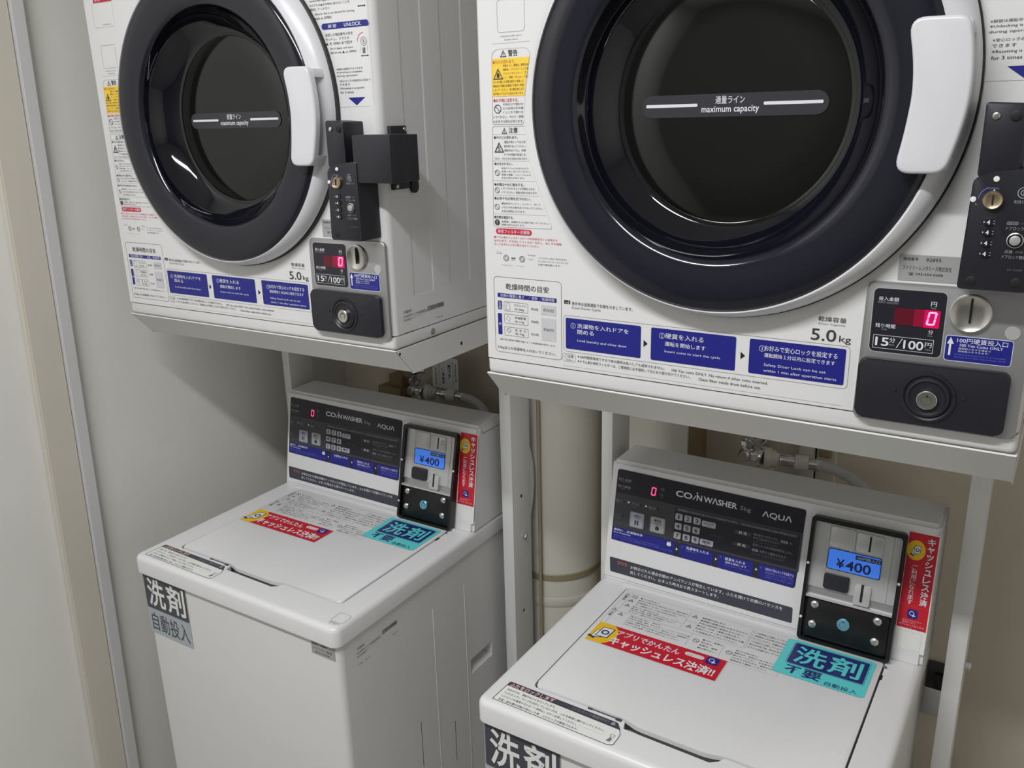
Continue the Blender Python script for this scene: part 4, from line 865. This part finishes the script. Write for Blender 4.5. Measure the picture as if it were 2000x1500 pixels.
    d.tx(.0420, -.5640, .0620, -.5624, '三洋電機株式会社', 'ink'); d.tx(-.0450, -.5715, -.0330, -.5697, '製造番号', 'ink'); d.tx(-.0290, -.5715, -.0170, -.5697, '027-37', 'ink')
    d.build('rating_label', root, Z)
    return root

# ------------------------------------------------------------------ build the right-hand pair, copy it to the left
def snapshot():
    KIDS.clear()
    for o in col.objects:
        if o.parent: KIDS.setdefault(o.parent.name, []).append(o)
GL = 'left'
dry = make_dryer('white coin dryer with black round door at upper right, nearest the camera')
rack = make_rack('white steel rack carrying the nearer dryer, at right of the photo')
wash = make_washer('white top-loading coin washer at lower right under the nearer dryer')
snapshot()
d2 = copy_tree(dry); d2.location = (DL[0], DL[1], ZD); d2.rotation_euler = (0, 0, DL[2]); d2['label'] = 'white coin dryer at upper left beside the plain wall, its ribbed side visible'
k2 = copy_tree(rack); k2.location = (DL[0], DL[1], 0); k2.rotation_euler = (0, 0, DL[2]); k2['label'] = 'white steel rack carrying the farther dryer beside the plain left wall'
w2 = copy_tree(wash); w2.location = (WL[0], WL[1], 0); w2.rotation_euler = (0, 0, WL[2]); w2['label'] = 'white top-loading coin washer at lower left beside the plain wall'

# ------------------------------------------------------------------ taps and hoses behind the washers
def make_tap(label):
    root = thing('water_tap', label, 'tap', (0, 0, 0), 0, 'chrome taps on the back wall')
    Z = (0, 0, FZ)
    b = B().m('chrome')
    fy = plane((.1800, 0, -.3160), (1, 0, 0), (0, 0, 1), (0, -1, 0))
    b.lathe([(.024, -YB), (.024, -YB + .004), (.012, -YB + .010), (.0115, -.618), (.0135, -.612), (.0135, -.596), (.0100, -.588), (.0085, -.586), (.001, -.586)], fy, 28, False, True)
    b.tube([(.178, .605, -.316), (.205, .606, -.317), (.2085, .606, -.317)], [.0125, .0125, .0125]); b.tube([(.205, .606, -.317), (.2070, .606, -.317), (.2125, .606, -.318)], [.0185, .0205, .0205], 24)
    body = b.build('tap_body', root, Z)
    b = B().m('chrome'); up_ = plane((.1825, .605, 0), (1, 0, 0), (0, 1, 0), (0, 0, 1))
    b.lathe([(r, z) for r, z in ((.0105, -.312), (.0110, -.300), (.0145, -.297), (.0145, -.288), (.0085, -.285), (.0080, -.278), (.0125, -.274))], up_, 8)
    for k in range(3):
        a = k * 2 * pi / 3 + .5; b.tube([(.1825, .605, -.270), (.1825 + .026 * math.cos(a), .605 + .026 * math.sin(a), -.268)], [.008, .009], 10)
    b.build('tap_handle', root, Z)
    b = B().m('white_cap'); b.tube([(.1995, .594, -.3165), (.1995, .589, -.3165)], .0055, 16); b.build('lock_pin', root, Z)
    return root
def make_hose(label):
    root = thing('water_hose', label, 'hose', (0, 0, 0), 0, 'grey inlet hoses'); Z = (0, 0, FZ)
    b = B().m('nut_white'); b.tube([(.2125, .606, -.318), (.2150, .607, -.318), (.2250, .610, -.319), (.2255, .610, -.319), (.2330, .612, -.319), (.2335, .612, -.319), (.2400, .613, -.3195)], [.0185, .0195, .0195, .0165, .0165, .0135, .0125], 24)
    b.box(.2300, .2345, .598, .604, -.3440, -.3330, .001); b.build('connector_nut', root, Z)
    path = [(.238, .613, -.3195), (.270, .618, -.320), (.300, .622, -.3205), (.3250, .622, -.3210), (.3450, .617, -.3220), (.3700, .607, -.3265), (.3950, .592, -.3355), (.4200, .570, -.3530), (.4450, .540, -.3800), (.458, .510, -.42), (.464, .482, -.46), (.466, .466, -.52)]
    b = B().m('hose'); b.tube(path, .0102, 18); b.build('hose_pipe', root, Z)
    for u0, u1 in ((.243, .270), (.293, .317)):
        b = B().m('chrome')
        k = lambda u: (u, .6135 + (u - .24) * .145, -.3196 - (u - .24) * .015)
        b.tube([k(u0), k(u0 + .002), k((u0 + u1) / 2 - .0005), k((u0 + u1) / 2), k((u0 + u1) / 2 + .0005), k(u1 - .002), k(u1)], [.0108, .0118, .0118, .0112, .0118, .0118, .0108], 16); b.build('crimp_sleeve', root, Z)
    b = B().m('nut_white'); b.tube([k(.2700), k(.2930)], .0142, 20); b.build('hose_clip', root, Z)
    return root
tap = make_tap('chrome water tap behind the right washer, above its control console')
hose = make_hose('grey water hose running from tap behind the right washer')
snapshot()
t2 = copy_tree(tap); t2.location = (DL[0], DL[1], 0); t2.rotation_euler = (0, 0, DL[2]); t2['label'] = 'chrome water tap behind the left washer, next to a white tag'
h2 = copy_tree(hose); h2.location = (DL[0], DL[1], 0); h2.rotation_euler = (0, 0, DL[2]); h2['label'] = 'grey water hose curving down behind the left washer'
# paper tag clipped on the left hose
tg = thing('hose_tag', 'white printed tag standing on the hose behind the left washer', 'tag', (DL[0], DL[1], FZ - .3060), DL[2])
b = B().m('paper'); b.box(.2275, .3040, .6185, .6200, .001, .0780, .0006); card = b.build('card', tg)
TP = plane((0, .6185, 0), (1, 0, 0), (0, 0, 1), (0, -1, 0)); d = D(TP)
d.tx(.2945, .022, .3000, .066, 'Antonio R', 'ink', .01, rot=90); d.tx(.2865, .014, .2905, .070, 'サノハヤキース', 'ink', rot=90); d.tx(.2745, .026, .2830, .062, '配り中、', 'navy', .02, rot=90)
d.tx(.2560, .012, .2640, .052, '／使用中', 'navy', .02, rot=90); d.tx(.2465, .006, .2505, .060, 'キーサイアリーク', 'ink', rot=90); d.tx(.2360, .008, .2410, .050, 'N Ginanty', 'ink', .01, rot=90)
d.build('tag_print', card)
b = B().m('paper'); b.box(.2720, .2910, .6185, .6200, -.006, .002); b.build('tab', tg)

# brown wooden block behind the left tap
b = B().m('wood'); b.box(0, .074, 0, .045, 0, .034, .002); b.box(.030, .074, .010, .045, .034, .066, .002)
o = b.build('mounting_block'); o.location = (DL[0] + .0155, YB - .0455, FZ - .371); o['label'] = 'brown stepped wooden block on the wall behind the left tap'; o['category'] = 'block'
# cable duct behind the right hose
root = thing('cable_duct', 'beige upright cable duct on the wall behind the right hose', 'duct', (.262, YB - .032, FZ - .85))
b = B().m('pipe_cream'); b.box(.0, .028, 0, .032, 0, .62, .001); b.build('duct_body', root)
b = B().m('pipe_cream'); b.box(.0315, .066, .008, .032, 0, .62, .001); b.build('duct_cover', root)
b = B().m('wood'); b.box(.036, .060, .000, .008, .525, .545, .003); b.build('clip', root)
# big round pipe between the machines
root = thing('round_pipe', 'large cream round pipe with a tan band between the two machines', 'pipe', (-.2430, .600, 0))
PV = plane((0, 0, 0), (1, 0, 0), (0, 1, 0), (0, 0, 1))
b = B().m('pipe_cream'); b.lathe([(.1030, 0), (.1030, FZ - .15), (.095, FZ - .135), (.001, FZ - .133)], PV, 64); b.build('pipe_wall', root)
b = B().m('band_tan'); b.lathe([(.1032, FZ - .655), (.1052, FZ - .653), (.1052, FZ - .640), (.1032, FZ - .638)], PV, 64); b.build('band', root)
b = B().m('pipe_cream'); b.lathe([(.1032, FZ - .720), (.1052, FZ - .715), (.1052, FZ - .700), (.1032, FZ - .695)], PV, 64); b.build('joint', root)
# thin conduit beside it
b = B().m('conduit_tan'); b.tube([(0, 0, 0), (0, 0, FZ - .24), (-.004, 0, FZ - .228), (-.02, 0, FZ - .222), (-.06, 0, FZ - .222)], .0034, 12); o = b.build('conduit'); o.location = (-.2180, .490, 0)
o['label'] = 'thin tan conduit beside the rack post left of the round pipe'; o['category'] = 'conduit'
# socket and plugs low on the back wall at the right
root = thing('power_outlet', 'dark wall outlet with plugs behind the right rack post', 'outlet', (.560, YB, FZ - .760))
b = B().m('recess'); b.box(-.030, .030, -.012, 0, -.05, .05, .003); b.build('outlet_plate', root)
for z in (-.024, .022):
    b = B().m('black_plastic'); b.box(-.016, .016, -.040, -.012, z - .013, z + .013, .004); pl_ = b.build('plug', root)
